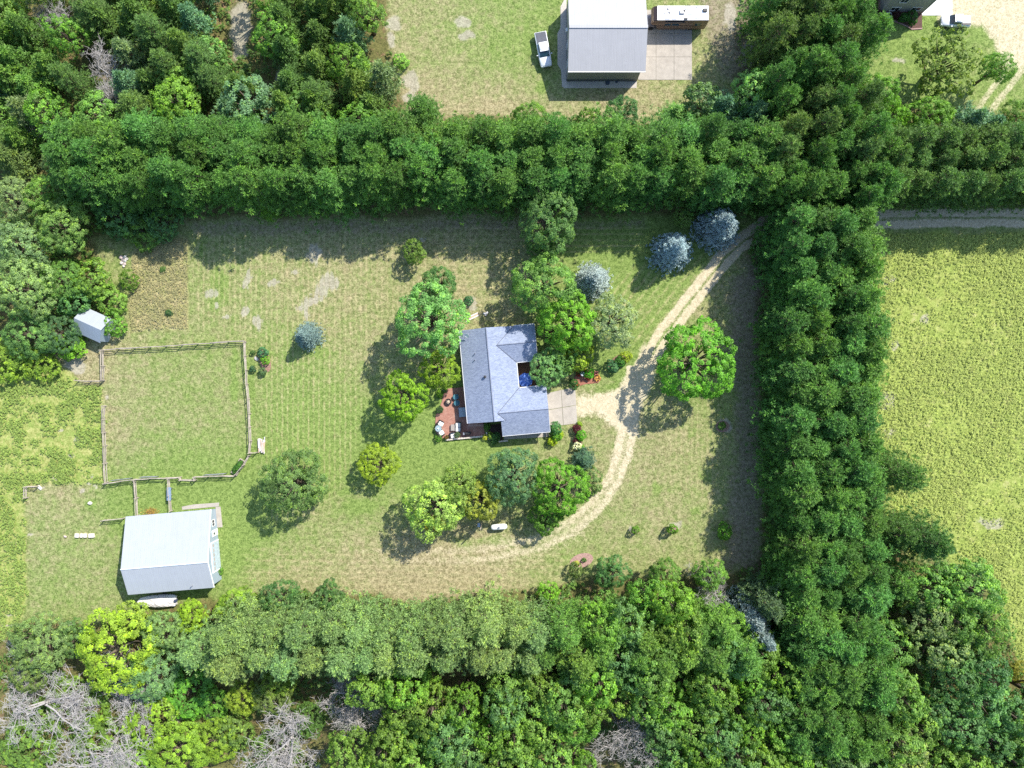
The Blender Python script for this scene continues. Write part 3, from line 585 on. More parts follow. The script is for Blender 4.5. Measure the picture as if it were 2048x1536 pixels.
# --- concrete pad in front of the garage, patio, deck, stone edging
pad = thing('concrete_pad', 'square concrete pad in front of the garage', 'concrete pad', W(1093, 785))
q = [W(1094, 786), W(1150.6, 773.5), W(1155, 847), W(1098.6, 853.6)]
def bil(q, s, t): return q[0].lerp(q[1], s).lerp(q[3].lerp(q[2], s), t)
for i in range(2):
    for j in range(2):
        g = .006; pts = [bil(q, a, b) - W(1093, 785) for a, b in ((i / 2 + g, j / 2 + g), ((i + 1) / 2 - g, j / 2 + g), ((i + 1) / 2 - g, (j + 1) / 2 - g), (i / 2 + g, (j + 1) / 2 - g))]
        MB().prism([(p.x, p.y) for p in pts], -.05, .05 + .003 * (i + j)).build('slab', CONCRETE, pad)
tp = NT('brick_paving'); op = tp.obj(); bk = tp.n('ShaderNodeTexBrick', offset=.5); tp.put(bk.inputs['Vector'], op)
for nm, c in (('Color1', (.30, .135, .10)), ('Color2', (.40, .20, .15)), ('Mortar', (.17, .10, .08))): bk.inputs[nm].default_value = (*c, 1)
bk.inputs['Scale'].default_value = 1; bk.inputs['Brick Width'].default_value = .22; bk.inputs['Row Height'].default_value = .11; bk.inputs['Mortar Size'].default_value = .006
npv = tp.noise(1.2, 5, .65, op); PAVE = tp.done(tp.bsdf(tp.mix(tp.math('MULTIPLY', tp.step(npv, .45, .7), .5), bk.outputs['Color'], (.45, .29, .23)), .85, 0, tp.bump(bk.outputs['Fac'], .3, .01), .25))
patio = thing('patio', 'red brick patio wrapping the lower left corner of the house', 'patio', W(935, 850))
pat = [(889, 778), (927, 774), (936, 845), (966, 843), (970, 870.5), (892, 878), (875, 871.5), (870.5, 861), (871.5, 831), (884, 803)]
MB().prism([(W(*p) - W(935, 850)).to_tuple()[:2] for p in pat], -.05, .10).build('paving', PAVE, patio); wallm = mat('stone_edging', (.56, .50, .43), .9, 0, 5, .25, .3)
for i in range(16):
    a = Vector((892, 879.3)).lerp(Vector((971.5, 871.8)), i / 16); b = Vector((892, 879.3)).lerp(Vector((971.5, 871.8)), (i + .93) / 16); p0 = W(*a) - W(935, 850); p1 = W(*b) - W(935, 850)
    MB().obox(((p0 + p1) / 2 + Vector((0, 0, .17))), ((p1 - p0).length, .26, .40 + R.uniform(-.03, .03)), math.atan2(p1.y - p0.y, p1.x - p0.x)).build('edging_stone', wallm, patio)
MB().box(*(W(936, 838) - W(935, 850)).to_tuple()[:1], (W(968, 838) - W(935, 850)).x, -.22, .12, .101, .115).build('soldier_course', mat('pale_brick', (.48, .30, .24), .85, 0, 6, .2, .2), patio)
edge = thing('stone_edging', 'curved pale stone edging of the bed beside the patio', 'edging', W(985, 872))
ec = [(973, 864), (974, 870), (976.5, 876), (981, 880.5), (988, 883), (997, 883), (1006, 882), (1016, 881)]
for i in range(len(ec) - 1):
    p0 = W(*ec[i]) - W(985, 872); p1 = W(*ec[i + 1]) - W(985, 872); MB().obox((p0 + p1) / 2 + Vector((0, 0, .14)), ((p1 - p0).length * .95, .24, .34), math.atan2(p1.y - p0.y, p1.x - p0.x)).build('edging_stone', wallm, edge)
MB().prism([(W(*p) - W(985, 872)).to_tuple()[:2] for p in ((975, 850), (1003, 847), (1006, 880), (990, 882), (978, 876))], -.05, .05).build('mulch', mat('dark_mulch', (.055, .035, .028), .95, 0, 9, .5, .6), edge)
walk = thing('walkway', 'concrete walkway along the lower side of the garage', 'walkway', W(1050, 875))
for i in range(4):
    a, b = 1008 + i * 22.4, 1008 + i * 22.4 + 22.0; f = lambda x: 874 - (x - 1008) * .062
    MB().prism([(W(x, y) - W(1050, 875)).to_tuple()[:2] for x, y in ((a, f(a) - 7), (b, f(b) - 7), (b, f(b) + 5), (a, f(a) + 5))], -.05, .06 + .004 * i).build('slab', CONCRETE, walk)
deck = thing('deck', 'brown wooden deck in the courtyard between the wings', 'deck', HO, HROT)
for i in range(22): MB().box(2.06, 6.1, -1.88 + i * .214, -1.88 + i * .214 + .20, .16, .21).build('board', BROWNWOOD, deck)
MB().box(2.1, 6.05, -1.85, 2.8, .0, .155).build('joists', BLACK, deck)
def local(u, v, z=0): return HO + Vector((u * math.cos(HROT) - v * math.sin(HROT), u * math.sin(HROT) + v * math.cos(HROT), z))
um = thing('patio_umbrella', 'blue octagonal umbrella open over the courtyard deck', 'umbrella', local(3.62, -.35, .21), .2)
BLUEC = mat('blue_canvas', (.055, .13, .42), .85, 0, 5, .2, .1); n = 8; vs = [(0, 0, 2.45)] + [(1.15 * math.cos(6.283 * k / n), 1.15 * math.sin(6.283 * k / n), 1.98) for k in range(n)] + [(1.17 * math.cos(6.283 * k / n), 1.17 * math.sin(6.283 * k / n), 1.82) for k in range(n)]
cn = MB(); cn.add(vs, [(0, 1 + k, 1 + (k + 1) % n) for k in range(n)] + [(1 + k, 9 + k, 9 + (k + 1) % n, 1 + (k + 1) % n) for k in range(n)]); cn.build('canopy', BLUEC, um)
MB().tube([(0, 0, 0), (0, 0, 2.5)], [.025, .025], 8).build('pole', STEEL, um); MB().lathe([(.25, 0), (.25, .06), (.06, .12)], 16).build('base', BLACK, um)
for k in range(n): MB().tube([(0, 0, 2.46), (1.15 * math.cos(6.283 * k / n), 1.15 * math.sin(6.283 * k / n), 1.99)], [.018, .018], 4).build('rib', mat('pale_blue_rib', (.35, .45, .70), .6), um)
# patio furniture
def at(px, py, z=.10): p = W(px, py, z); return p
TEAL = mat('teal_paint', (.06, .17, .21), .5, 0, 5, .2, .05)
for (px, py, rz, lab) in ((911.5, 794, .3, 'teal round-backed metal chair on the patio, upper one'), (913.5, 806, .1, 'teal round-backed metal chair on the patio, lower one')):
    c = thing('metal_chair', lab, 'chair', at(px, py), rz, 'teal patio chairs')
    MB().lathe([(.02, .40), (.42, .41), (.46, .45), (.42, .47), (.02, .46)], 18).build('seat', TEAL, c, True)
    MB().loft([[(.46 * math.cos(a), .46 * math.sin(a), .45), (.42 * math.cos(a), .42 * math.sin(a), .45), (.50 * math.cos(a), .50 * math.sin(a), .86), (.55 * math.cos(a), .55 * math.sin(a), .86)] for a in [-.9 + .225 * k for k in range(9)]]).build('backrest', TEAL, c)
    for a in (.8, 2.35, 3.9, 5.5): MB().tube([(.3 * math.cos(a), .3 * math.sin(a), .41), (.4 * math.cos(a), .4 * math.sin(a), 0)], [.022, .022], 6).build('leg', TEAL, c)
def lounge(px, py, rz, lab, name='lounge_chair', w=.75, n=1, cat='chair', group=None):
    c = thing(name, lab, cat, at(px, py), rz, group); W2 = w * n / 2
    MB().box(-.42, .40, -W2 - .08, W2 + .08, .14, .30).build('frame', BLACK, c); MB().obox((-.42, 0, .52), (.10, 2 * W2 + .16, .62), 0, 0, -.18).build('backrest', BLACK, c)
    for s in (-1, 1):
        MB().box(-.42, .36, s * (W2 + .08) - .04, s * (W2 + .08) + .04, .31, .58).build('armrest', BLACK, c)
        for x in (-.36, .34): MB().box(x - .03, x + .03, s * W2 - .03, s * W2 + .03, 0, .139).build('leg', BLACK, c)
    for k in range(n): MB().box(-.34, .42, -W2 + k * w + .03, -W2 + (k + 1) * w - .03, .30, .46).build('cushion', CREAM, c, False, .04)
    return c
lounge(882, 847, -.5, 'white-cushioned patio chair above the round glass table'); lounge(883, 865.5, .55, 'white-cushioned patio chair below the round glass table'); lounge(906, 870.5, -1.35, 'white-cushioned patio chair by the stone edging'); lounge(917, 854, math.pi, 'two-seat patio sofa with pale cushions on the shaded paving', 'patio_sofa', .72, 2, 'sofa')
tb = thing('round_table', 'small round glass table between two cushioned chairs', 'table', at(877.5, 856.5)); MB().lathe([(.5, .68), (.52, .70), (.5, .72)], 24).build('tabletop', mat('table_glass', (.25, .33, .36), .1, 0, 3, .1, 0, .6), tb); MB().tube([(0, 0, .05), (0, 0, .68)], [.04, .04], 8).build('pedestal', BLACK, tb); MB().lathe([(.3, 0), (.3, .04), (.05, .06)], 16).build('base', BLACK, tb); MB().lathe([(.09, .72), (.12, .86), (.02, .87)], 12).build('lantern', WHITE, tb)
ct = thing('low_table', 'low grey slatted table before the patio sofa', 'table', at(906, 855), 0); MB().box(-.32, .32, -.5, .5, .36, .40).build('tabletop', STEEL, ct); [MB().box(-.3 + .1 * k, -.23 + .1 * k, -.48, .48, .401, .415).build('slat', WEATHERED, ct) for k in range(6)]; [MB().box(x - .03, x + .03, y - .03, y + .03, 0, .36).build('leg', BLACK, ct) for x in (-.28, .28) for y in (-.45, .45)]
bx = thing('storage_bench', 'grey flat-topped storage bench against the house wall on the patio', 'bench', at(925.5, 824), HROT); MB().box(-.55, .55, -.72, .72, .05, .55).build('box', mat('grey_resin', (.22, .26, .31), .6), bx); MB().box(-.58, .58, -.75, .75, .551, .61).build('lid', mat('grey_lid', (.30, .36, .43), .6), bx, False, .02)
fp = thing('fire_pit', 'round dark fire pit with pale logs on the patio', 'fire pit', at(897, 803.5)); MB().lathe([(.32, 0), (.50, .25), (.52, .42), (.46, .42), (.42, .28), (.02, .26)], 20).build('bowl', BLACK, fp)
for k, a in enumerate((.3, .9, 1.6, 2.6)): MB().tube([(-.3 * math.cos(a), -.3 * math.sin(a), .36 + .03 * k), (.3 * math.cos(a), .3 * math.sin(a), .42 + .03 * k)], [.06, .06], 7).build('log', mat('pale_log', (.52, .42, .33), .9, 0, 6, .3), fp)
gr = thing('grill', 'black kettle-free grill cart standing in the shade by the edging', 'grill', at(936, 866), .1); MB().box(-.5, .5, -.24, .24, .35, .80).build('firebox', BLACK, gr, False, .03); MB().loft([[(x, -.25, .80), (x, -.2, .95), (x, .0, 1.02), (x, .2, .95), (x, .25, .80)] for x in (-.36, .36)]).build('lid', BLACK, gr); [MB().box(x - .03, x + .03, -.2, .2, 0, .35).build('leg', BLACK, gr) for x in (-.42, .42)]; MB().box(-.75, -.51, -.2, .2, .76, .79).build('side_shelf', STEEL, gr)
gr['label'] = 'black grill cart in the shade near the stone edging'
def pot(px, py, lab, r, col, tint, ph=.5):
    p = thing('flower_pot', lab, 'planter', at(px, py)); MB().lathe([(r * .7, 0), (r, ph), (r * .9, ph), (r * .8, ph * .85), (.01, ph * .84)], 16).build('pot', mat('pot_%.2f' % col[0], col, .8, 0, 5, .2), p)
    me, _ = KIND['shrub'][2][0]; o = link('foliage', me, None, p, (0, 0, ph * .75), None, (r * 1.0, r * 1.0, r * .8)); o.color = (*tint, 1); return p
pot(881, 819, 'dark leafy potted plant at the patio\'s outer edge', .42, (.05, .045, .045), (.06, .13, .04)); pot(894, 874, 'small terracotta pot near the patio corner', .24, (.42, .16, .06), (.16, .12, .03)); pot(915.5, 869.5, 'round planter beside the chair by the edging', .34, (.12, .17, .16), (.10, .17, .07)); pot(889.5, 780, 'grey planter at the upper tip of the patio', .36, (.25, .25, .27), (.13, .24, .04))

# --- white barn
barn = thing('barn', 'white metal-roofed barn with blue-grey gable wall beside the paddock', 'barn', Vector((-60.42, -20.87, 0)), math.radians(4.85))
BROOF = metal_roof('white_metal_roof', (.355, .38, .41), 0, .3); BWALL = siding('blue_grey_metal', (.33, .40, .47), True, .23); LN, RZ, SE_ = 13.25, 5.0, 3.6
MB().slab([(-.1, .1, 2.37), (LN, .1, 2.37), (LN, -7.55, RZ), (-.1, -7.55, RZ)], .10).build('roof_slope', BROOF, barn); MB().slab([(-.1, -7.56, RZ - .002), (LN, -7.56, RZ - .002), (LN, -11.85, SE_ - .03), (-.1, -11.85, SE_ - .03)], .10).build('roof_slope', BROOF, barn)
MB().tube([(-.11, -7.555, RZ + .01), (LN + .01, -7.555, RZ + .01)], [.10, .10], 6).build('ridge_cap', mat('ridge_white', (.55, .60, .66), .5), barn)
for y0, z0, y1, z1 in ((.11, 2.36, -7.55, RZ - .01), (-7.56, RZ - .01, -11.86, SE_ - .04)): MB().add([(LN + .005, y0, z0 + .03), (LN + .06, y0, z0 + .03), (LN + .06, y1, z1 + .03), (LN + .005, y1, z1 + .03), (LN + .005, y0, z0 - .2), (LN + .06, y0, z0 - .2), (LN + .06, y1, z1 - .2), (LN + .005, y1, z1 - .2)], [(0, 1, 2, 3), (4, 7, 6, 5), (1, 5, 6, 2), (0, 3, 7, 4), (0, 4, 5, 1), (3, 2, 6, 7)]).build('rake_trim', WHITE, barn)
for x in (.15, LN - .35): MB().add([(x, -.2, 0), (x, -11.5, 0), (x, -11.5, SE_ - .15), (x, -7.55, RZ - .15), (x, -.2, 2.33), (x + .14, -.2, 0), (x + .14, -11.5, 0), (x + .14, -11.5, SE_ - .15), (x + .14, -7.55, RZ - .15), (x + .14, -.2, 2.33)], [(0, 1, 2, 3, 4), (9, 8, 7, 6, 5), (0, 5, 6, 1), (1, 6, 7, 2), (2, 7, 8, 3), (3, 8, 9, 4), (4, 9, 5, 0)]).build('gable_wall', BWALL, barn)
MB().box(.30, LN - .36, -.34, -.2, 0, 2.3).build('side_wall', BWALL, barn); MB().box(.30, LN - .36, -11.5, -11.36, 0, SE_ - .15).build('side_wall', BWALL, barn)
ex = LN - .21
big = MB().box(ex, ex + .06, -9.6, -5.2, .03, 2.9).build('overhead_door', mat('door_blue', (.42, .49, .56), .5), barn)
for k in range(6): MB().box(ex + .061, ex + .075, -9.45 + k * .71, -8.95 + k * .71, 2.0, 2.35).build('pane', mat('door_pane', (.40, .33, .31), .2, 0, 2, .2, 0), big)
for (y0, y1, z0, z1) in ((-9.78, -9.6, 0, 3.05), (-5.2, -5.02, 0, 3.05), (-9.6, -5.2, 2.9, 3.05)): MB().box(ex, ex + .09, y0, y1, z0, z1).build('door_trim', WHITE, barn)
md = MB().box(ex, ex + .06, -4.3, -3.3, .03, 2.1).build('door', WHITE, barn); MB().box(ex + .061, ex + .075, -4.05, -3.7, 1.2, 1.7).build('pane', GLASS, md)
opening(barn, 'window', 'x+', -2.2, .9, .9, .9, ex); MB().lathe([(.07, 3.6), (.07, 4.3), (.03, 4.31)], 8, (10.1, -11.2, 0)).build('vent_pipe', STEEL, barn)
apr = MB(); apr.prism([(7.7, .1), (13.6, .15), (13.7, .75), (9.6, .8), (7.7, .6)], -.05, .05); a_ = apr.build('barn_apron', CONCRETE, None, False, 0, (-60.42, -20.87, 0), (0, 0, math.radians(4.85))); tag(a_, 'narrow worn concrete apron along the white barn\'s upper side', 'apron')
ap2 = MB().prism([(13.06, -3.2), (13.9, -3.2), (13.85, .1), (13.06, .1)], -.05, .055).build('doorstep', CONCRETE, None, False, 0, (-60.42, -20.87, 0), (0, 0, math.radians(4.85))); tag(ap2, 'concrete doorstep at the white barn\'s gable wall', 'doorstep')

# --- big pole barn at the top
pb = thing('pole_barn', 'large grey pole barn with white ridged metal roof behind the hedge', 'barn', W(1133, 162.5))
PW = siding('grey_metal_wall', (.30, .31, .30), True, .25); PR = metal_roof('pale_metal_roof', (.36, .36, .375), 0, .25); PL, PD = 11.9, 11.65; EH, RH = 4.0, 5.85
MB().slab([(-.05, -.15, EH - .05), (PL, -.15, EH - .05), (PL, PD / 2, RH), (-.05, PD / 2, RH)], .10).build('roof_slope', PR, pb); MB().slab([(-.05, PD / 2 + .01, RH - .003), (PL, PD / 2 + .01, RH - .003), (PL, PD + .15, EH - .05), (-.05, PD + .15, EH - .05)], .10).build('roof_slope', PR, pb)
MB().obox((PL / 2, PD / 2, RH + .02), (PL + .06, .45, .05)).build('ridge_cap', PR, pb); MB().box(-.06, PL, -.26, -.152, EH - .15, EH - .06).build('gutter', WHITE, pb)
for x in (.0, PL - .75): MB().add([(x, 0, 0), (x, PD, 0), (x, PD, EH - .16), (x, PD / 2, RH - .14), (x, 0, EH - .16), (x + .1, 0, 0), (x + .1, PD, 0), (x + .1, PD, EH - .16), (x + .1, PD / 2, RH - .14), (x + .1, 0, EH - .16)], [(0, 1, 2, 3, 4), (9, 8, 7, 6, 5), (0, 5, 6, 1), (1, 6, 7, 2), (2, 7, 8, 3), (3, 8, 9, 4), (4, 9, 5, 0)]).build('gable_wall', PW, pb)
MB().box(.10, PL - .76, 0, .1, 0, EH - .17).build('side_wall', PW, pb); MB().box(.10, PL - .76, PD - .1, PD, 0, EH - .17).build('side_wall', PW, pb); MB().box(.0, PL - .66, -.02, .0, 0, .75).build('wainscot', mat('dark_grey_metal', (.12, .125, .14), .5), pb); MB().box(-.03, .0, -.02, PD, 0, .75).build('wainscot', mat('dark_grey_metal', (.12, .125, .14), .5), pb)
opening(pb, 'door', 'x-', 2.0, .05, 1.0, 2.05, 0); opening(pb, 'window', 'x-', 5.0, 1.2, 1.0, .9, 0); MB().box(-.32, -.03, 6.7, 7.2, 2.2, 2.7).build('vent_box', WHITE, pb)
for y in (2.4, 7.0): d = MB().box(PL - .65, PL - .6, y, y + 3.2, .03, 3.2).build('overhead_door', WHITE, pb)
ba = thing('barn_surround', 'pale gravel strip bordering the pole barn\'s left and lower sides', 'gravel strip', W(1130, 170)); GRV = mat('fine_gravel', (.44, .40, .35), .95, 0, 8, .25, .5, .2)
MB().prism([(W(*p) - W(1130, 170)).to_tuple()[:2] for p in ((1121, 14), (1133, -10), (1133, 163), (1274, 163), (1273, 176), (1129, 176.5), (1124, 173), (1122, 140), (1115, 129), (1115, 66), (1121, 56))], -.05, .04).build('gravel', GRV, ba)
ps = thing('parking_slab', 'concrete parking slab beside the pole barn under the motorhome', 'concrete slab', W(1276, 160)); xe = [1276, 1312, 1348, 1384]; ye = [20, 67, 114, 160]
for i in range(3):
    for j in range(3): a, b = W(xe[i] + .25, ye[j] + .25) - W(1276, 160), W(xe[i + 1] - .25, ye[j + 1] - .25) - W(1276, 160); MB().box(a.x, b.x, b.y, a.y, -.05, .05 + .002 * ((i + j) % 3)).build('slab', CONCRETE, ps)
for (px, py, r, lab) in ((1215, 166, .34, 'dark round well cover on the gravel below the pole barn, larger one'), (1233, 163.5, .22, 'dark round cover on the gravel below the pole barn, smaller one')): tag(MB().lathe([(r * 1.05, .0), (r, .16), (r * .9, .19), (.02, .2)], 18).build('well_cover', mat('dark_blue_plastic', (.05, .07, .10), .5), None, False, 0, W(px, py)), lab, 'well cover')

# --- small shed
sh = thing('shed', 'small white metal-roofed shed set askew in the bushes', 'shed', W(1024 - 823, 768 - 116), math.radians(-24.3)); SROOF = metal_roof('shed_roof', (.30, .345, .395), 0, .22); hl, hw = 2.2, 2.1
MB().slab([(-hl - .1, -hw, 2.2), (hl + .1, -hw, 2.2), (hl + .1, 0, 3.5), (-hl - .1, 0, 3.5)], .06).build('roof_slope', SROOF, sh); MB().slab([(-hl - .1, .005, 3.497), (hl + .1, .005, 3.497), (hl + .1, hw, 2.2), (-hl - .1, hw, 2.2)], .06).build('roof_slope', metal_roof('shed_roof_worn', (.31, .335, .36), 0, .22), sh)
for x in (-hl, hl - .08): MB().add([(x, -1.85, 0), (x, 1.85, 0), (x, 1.85, 2.28), (x, 0, 3.4), (x, -1.85, 2.28), (x + .08, -1.85, 0), (x + .08, 1.85, 0), (x + .08, 1.85, 2.28), (x + .08, 0, 3.4), (x + .08, -1.85, 2.28)], [(0, 1, 2, 3, 4), (9, 8, 7, 6, 5), (0, 5, 6, 1), (1, 6, 7, 2), (2, 7, 8, 3), (3, 8, 9, 4), (4, 9, 5, 0)]).build('gable_wall', BWALL, sh)
for y in (-1.85, 1.77): MB().box(-hl + .08, hl - .08, y, y + .08, 0, 2.2).build('side_wall', BWALL, sh)
opening(sh, 'door', 'x+', 0, .05, 1.2, 1.95, hl)

# --- neighbour's house in the top right corner
nb = thing('neighbour_house', 'two-storey grey house cut off by the top picture edge', 'house', W(1757, 27)); NWALL = siding('grey_lap_siding', (.36, .35, .35)); PINK = mat('pink_brick', (.34, .22, .20), .9, 0, 8, .25, .3)
MB().box(0, 6.9, 0, 11, .6, 5.4).build('wall', NWALL, nb); MB().box(-.03, 6.93, -.03, 11.03, 0, .6).build('base_course', PINK, nb); MB().box(-1.6, -.01, 2.4, 9, 0, 5.2).build('wing_wall', siding('pale_lap_siding', (.45, .44, .41)), nb)
for (x, z, w, h) in ((2.1, 3.3, 1.1, 1.2), (1.9, .95, 1.3, .9), (5.2, .95, 1.4, .9)): opening(nb, 'window', 'y-', x, z, w, h, 0)
NR = roof_material('brown_shingles', (.16, .11, .10), (.24, .18, .16))
MB().slab([(-.4, .05, 5.3), (3.45, .05, 7.0), (3.45, 11.4, 7.0), (-.4, 11.4, 5.3)], .15).build('roof_slope', NR, nb); MB().slab([(7.3, .05, 5.3), (3.46, .05, 6.996), (3.46, 11.4, 6.996), (7.3, 11.4, 5.3)], .15).build('roof_slope', NR, nb)
MB().tube([(6.85, -.06, .3), (6.85, -.06, 5.2)], [.05, .05], 6).build('downspout', WHITE, nb)
gb = thing('garden_bed', 'brick-edged bed under the neighbour\'s windows', 'garden bed', W(1757, 27)); MB().prism([(-.3, -.05), (-.3, -1.1), (2.6, -1.25), (4.2, -1.9), (5.3, -2.5), (6.95, -2.4), (6.95, -.05)], -.05, .05).build('mulch', mat('red_mulch', (.10, .055, .045), .95, 0, 9, .4, .5), gb)
eg = [(-.3, -1.15), (2.6, -1.3), (4.2, -1.95), (5.3, -2.55), (6.95, -2.45)]
for i in range(4):
    a, b = Vector(eg[i]), Vector(eg[i + 1]); MB().obox(((a.x + b.x) / 2, (a.y + b.y) / 2, .06), ((b - a).length, .18, .16), math.atan2(b.y - a.y, b.x - a.x)).build('edging', PINK, gb)
ac = thing('air_conditioner', 'square air conditioner with round fan below the neighbour\'s wall', 'air conditioner', W(1776, 32, .4) - Vector((0, 0, .4))); MB().box(-.42, .42, -.42, .42, .05, .78).build('casing', mat('ac_grey', (.55, .57, .58), .5), ac, False, .03); MB().lathe([(.30, .785), (.33, .80), (.36, .785)], 20).build('fan_ring', STEEL, ac); MB().lathe([(.29, .782), (.02, .79)], 20).build('fan', BLACK, ac)
sl = thing('front_slab', 'bright white concrete slab at the neighbour\'s house', 'concrete slab', W(1843, 29)); WC = mat('white_concrete', (.74, .74, .72), .85, 0, 1, .06, .1, .2); d_ = W(1904, 31) - W(1843, 29)
for i in range(2): MB().box(d_.x * i / 2 + .01, d_.x * (i + 1) / 2 - .01, -.15, 9, -.05, .05 + .002 * i).build('slab', WC, sl)

# ------------------------------------------------------------------ vehicles
PAINT = mat('white_car_paint', (.72, .74, .77), .3, 0, 2, .03, 0, .5, None, .6); RUB = mat('tyre_rubber', (.02, .02, .021), .85, 0, 8, .2, .2); CARGLASS = mat('car_glass', (.02, .055, .085), .06, 0, 2, .2, 0, .7); LAMP = mat('lamp_lens', (.65, .67, .70), .15, 0, 3, .1, 0, .6); RED = mat('red_lens', (.35, .02, .02), .2)
def wheel(t, x, y, r=.39, w=.26):
    wh = MB().lathe([(r * .6, -w / 2), (r * .95, -w / 2), (r, -w * .35), (r, w * .35), (r * .95, w / 2), (r * .6, w / 2)], 20, (x, y, r), 'y').build('wheel', RUB, t, True); MB().lathe([(.03, -w * .46), (r * .58, -w * .42), (r * .58, w * .42), (.03, w * .46)], 14, (x, y, r), 'y').build('rim', STEEL, wh)
def sec(x, hw, z0, z1, rnd=.08): return [(x, -hw, z0), (x, -hw, (z0 + z1) / 2), (x, -hw + .02, z1 - rnd), (x, -hw + rnd + .02, z1), (x, hw - rnd - .02, z1), (x, hw - .02, z1 - rnd), (x, hw, (z0 + z1) / 2), (x, hw, z0)]
def pickup(label, loc, rot, L, cover, Wd=1.94):
    t = thing('pickup_truck', label, 'pickup truck', loc, rot); f = L / 5.8; h = Wd / 2
    MB().loft([sec(x * f, hw, z0, z1, r) for x, hw, z0, z1, r in ((-2.9, h * .93, .55, .95, .06), (-2.85, h, .48, 1.10, .07), (-.9, h, .45, 1.12, .07), (1.1, h, .45, 1.12, .08), (1.55, h, .47, 1.11, .10), (2.55, h * .95, .48, 1.02, .14), (2.82, h * .84, .50, .92, .14), (2.9, h * .70, .55, .80, .08))]).build('body', PAINT, t, True)
    MB().loft([sec(x * f, hw, z0, z1, r) for x, hw, z0, z1, r in ((-.95, h * .84, 1.11, 1.13, .01), (-.80, h * .76, 1.11, 1.80, .10), (-.2, h * .75, 1.11, 1.87, .12), (.45, h * .74, 1.11, 1.82, .12), (.62, h * .74, 1.11, 1.74, .12))]).build('cab_roof', PAINT, t, True)
    MB().add([(.60 * f, -h * .70, 1.76), (.60 * f, h * .70, 1.76), (1.36 * f, h * .80, 1.15), (1.36 * f, -h * .80, 1.15), (.60 * f, -h * .70, 1.1), (.60 * f, h * .70, 1.1)], [(0, 3, 2, 1), (0, 4, 3), (1, 2, 5), (4, 5, 2, 3), (0, 1, 5, 4)]).build('windshield', CARGLASS, t)
    MB().obox((.62 * f, 0, 1.79), (.16, h * 1.35, .05)).build('roof_edge', PAINT, t)
    for s in (-1, 1):
        MB().add([(-.75 * f, s * h * .845, 1.16), (.55 * f, s * h * .845, 1.16), (.50 * f, s * h * .765, 1.66), (-.68 * f, s * h * .775, 1.66), (-.75 * f, s * h * .80, 1.16), (.55 * f, s * h * .80, 1.16), (.50 * f, s * h * .72, 1.66), (-.68 * f, s * h * .72, 1.66)], [(0, 1, 2, 3), (7, 6, 5, 4), (0, 4, 5, 1), (1, 5, 6, 2), (2, 6, 7, 3), (3, 7, 4, 0)]).build('side_window', CARGLASS, t)
        m = MB().obox((1.02 * f, s * (h + .16), 1.22), (.14, .26, .18)).build('mirror', PAINT, t, False, .03); MB().obox((1.02 * f, s * (h + .01), 1.17), (.05, .1, .05)).build('mirror_arm', BLACK, m)
        MB().obox((2.72 * f, s * h * .68, .86), (.22, .30, .16), s * -.3).build('headlight', LAMP, t, False, .03); MB().box(-2.93 * f, -2.87 * f, s * h * .88 - .07, s * h * .88 + .07, .7, 1.0).build('tail_light', RED, t)
        wheel(t, 1.85 * f, s * (h - .10)); wheel(t, -1.75 * f, s * (h - .10)); MB().box(-.1 * f, -.02 * f, s * (h + .002) - .01, s * (h + .002) + .012, .95, .99).build('door_handle', STEEL, t)
    MB().box(2.80 * f, 2.93 * f, -h * .55, h * .55, .55, .72).build('front_bumper', STEEL, t, False, .03); MB().box(-3.02 * f, -2.90 * f, -h * .9, h * .9, .50, .66).build('rear_bumper', STEEL, t, False, .03); MB().box(2.89 * f, 2.915 * f, -h * .48, h * .48, .73, .80).build('grille', BLACK, t)
    if cover: MB().box(-2.78 * f, -1.0 * f, -h * .86, h * .86, 1.121, 1.16).build('bed_cover', mat('dark_vinyl', (.075, .08, .10), .6), t, False, .02)
    else:
        MB().box(-2.78 * f, -1.05 * f, -h * .80, h * .80, 1.121, 1.135).build('bed_liner', mat('pale_liner', (.60, .62, .65), .6), t); MB().box(-2.8 * f, -1.1 * f, h * .48, h * .86, 1.136, 1.28).build('tool_box', BLACK, t)
    return t
pickup('white crew-cab pickup with dark bed cover parked on the grass left of the pole barn', W(1086.5, 100.5, .6) - Vector((0, 0, .6)), math.atan2(-65, 12.2), 5.55, True)
pickup('white pickup with open bed parked below the neighbour\'s slab', W(1909, 43.5, .6) - Vector((0, 0, .6)), math.pi - .03, 4.6, False, 1.75)
# motorhome
mh_ = thing('motorhome', 'long motorhome with white roof and brown swirled sides beside the pole barn', 'motorhome', Vector((22.3, 57.7, 0)), 0); BRN = NT('brown_swirl_paint'); ob = BRN.obj(); bw = BRN.n('ShaderNodeTexWave', wave_type='BANDS', bands_direction='Z'); BRN.put(bw.inputs['Vector'], BRN.scalev(ob, (.12, .1, .8))); bw.inputs['Scale'].default_value = .9; bw.inputs['Distortion'].default_value = 3.5
SW = BRN.done(BRN.bsdf(BRN.mix(BRN.step(bw.outputs['Fac'], .35, .65), (.035, .022, .02), BRN.mix(BRN.step(bw.outputs['Fac'], .75, .9), (.26, .12, .055), (.50, .36, .24))), .35, 0, None, .5)); RW = mat('roof_membrane', (.80, .80, .80), .6, 0, 2, .05, .05)
MB().loft([[(x, -hw, z0), (x, -hw, z1 - .1), (x, -hw + .08, z1), (x, hw - .08, z1), (x, hw, z1 - .1), (x, hw, z0)] for x, hw, z0, z1 in ((-.45, 1.05, 2.0, 2.6), (-.2, 1.16, 1.75, 3.0), (.35, 1.19, 1.6, 3.14), (1.0, 1.19, .45, 3.18), (8.2, 1.19, .5, 3.18), (8.35, 1.15, .6, 3.12))]).build('body', SW, mh_)
MB().box(.30, 8.28, -1.12, 1.12, 3.181, 3.215).build('roof_membrane', RW, mh_, False, .01)
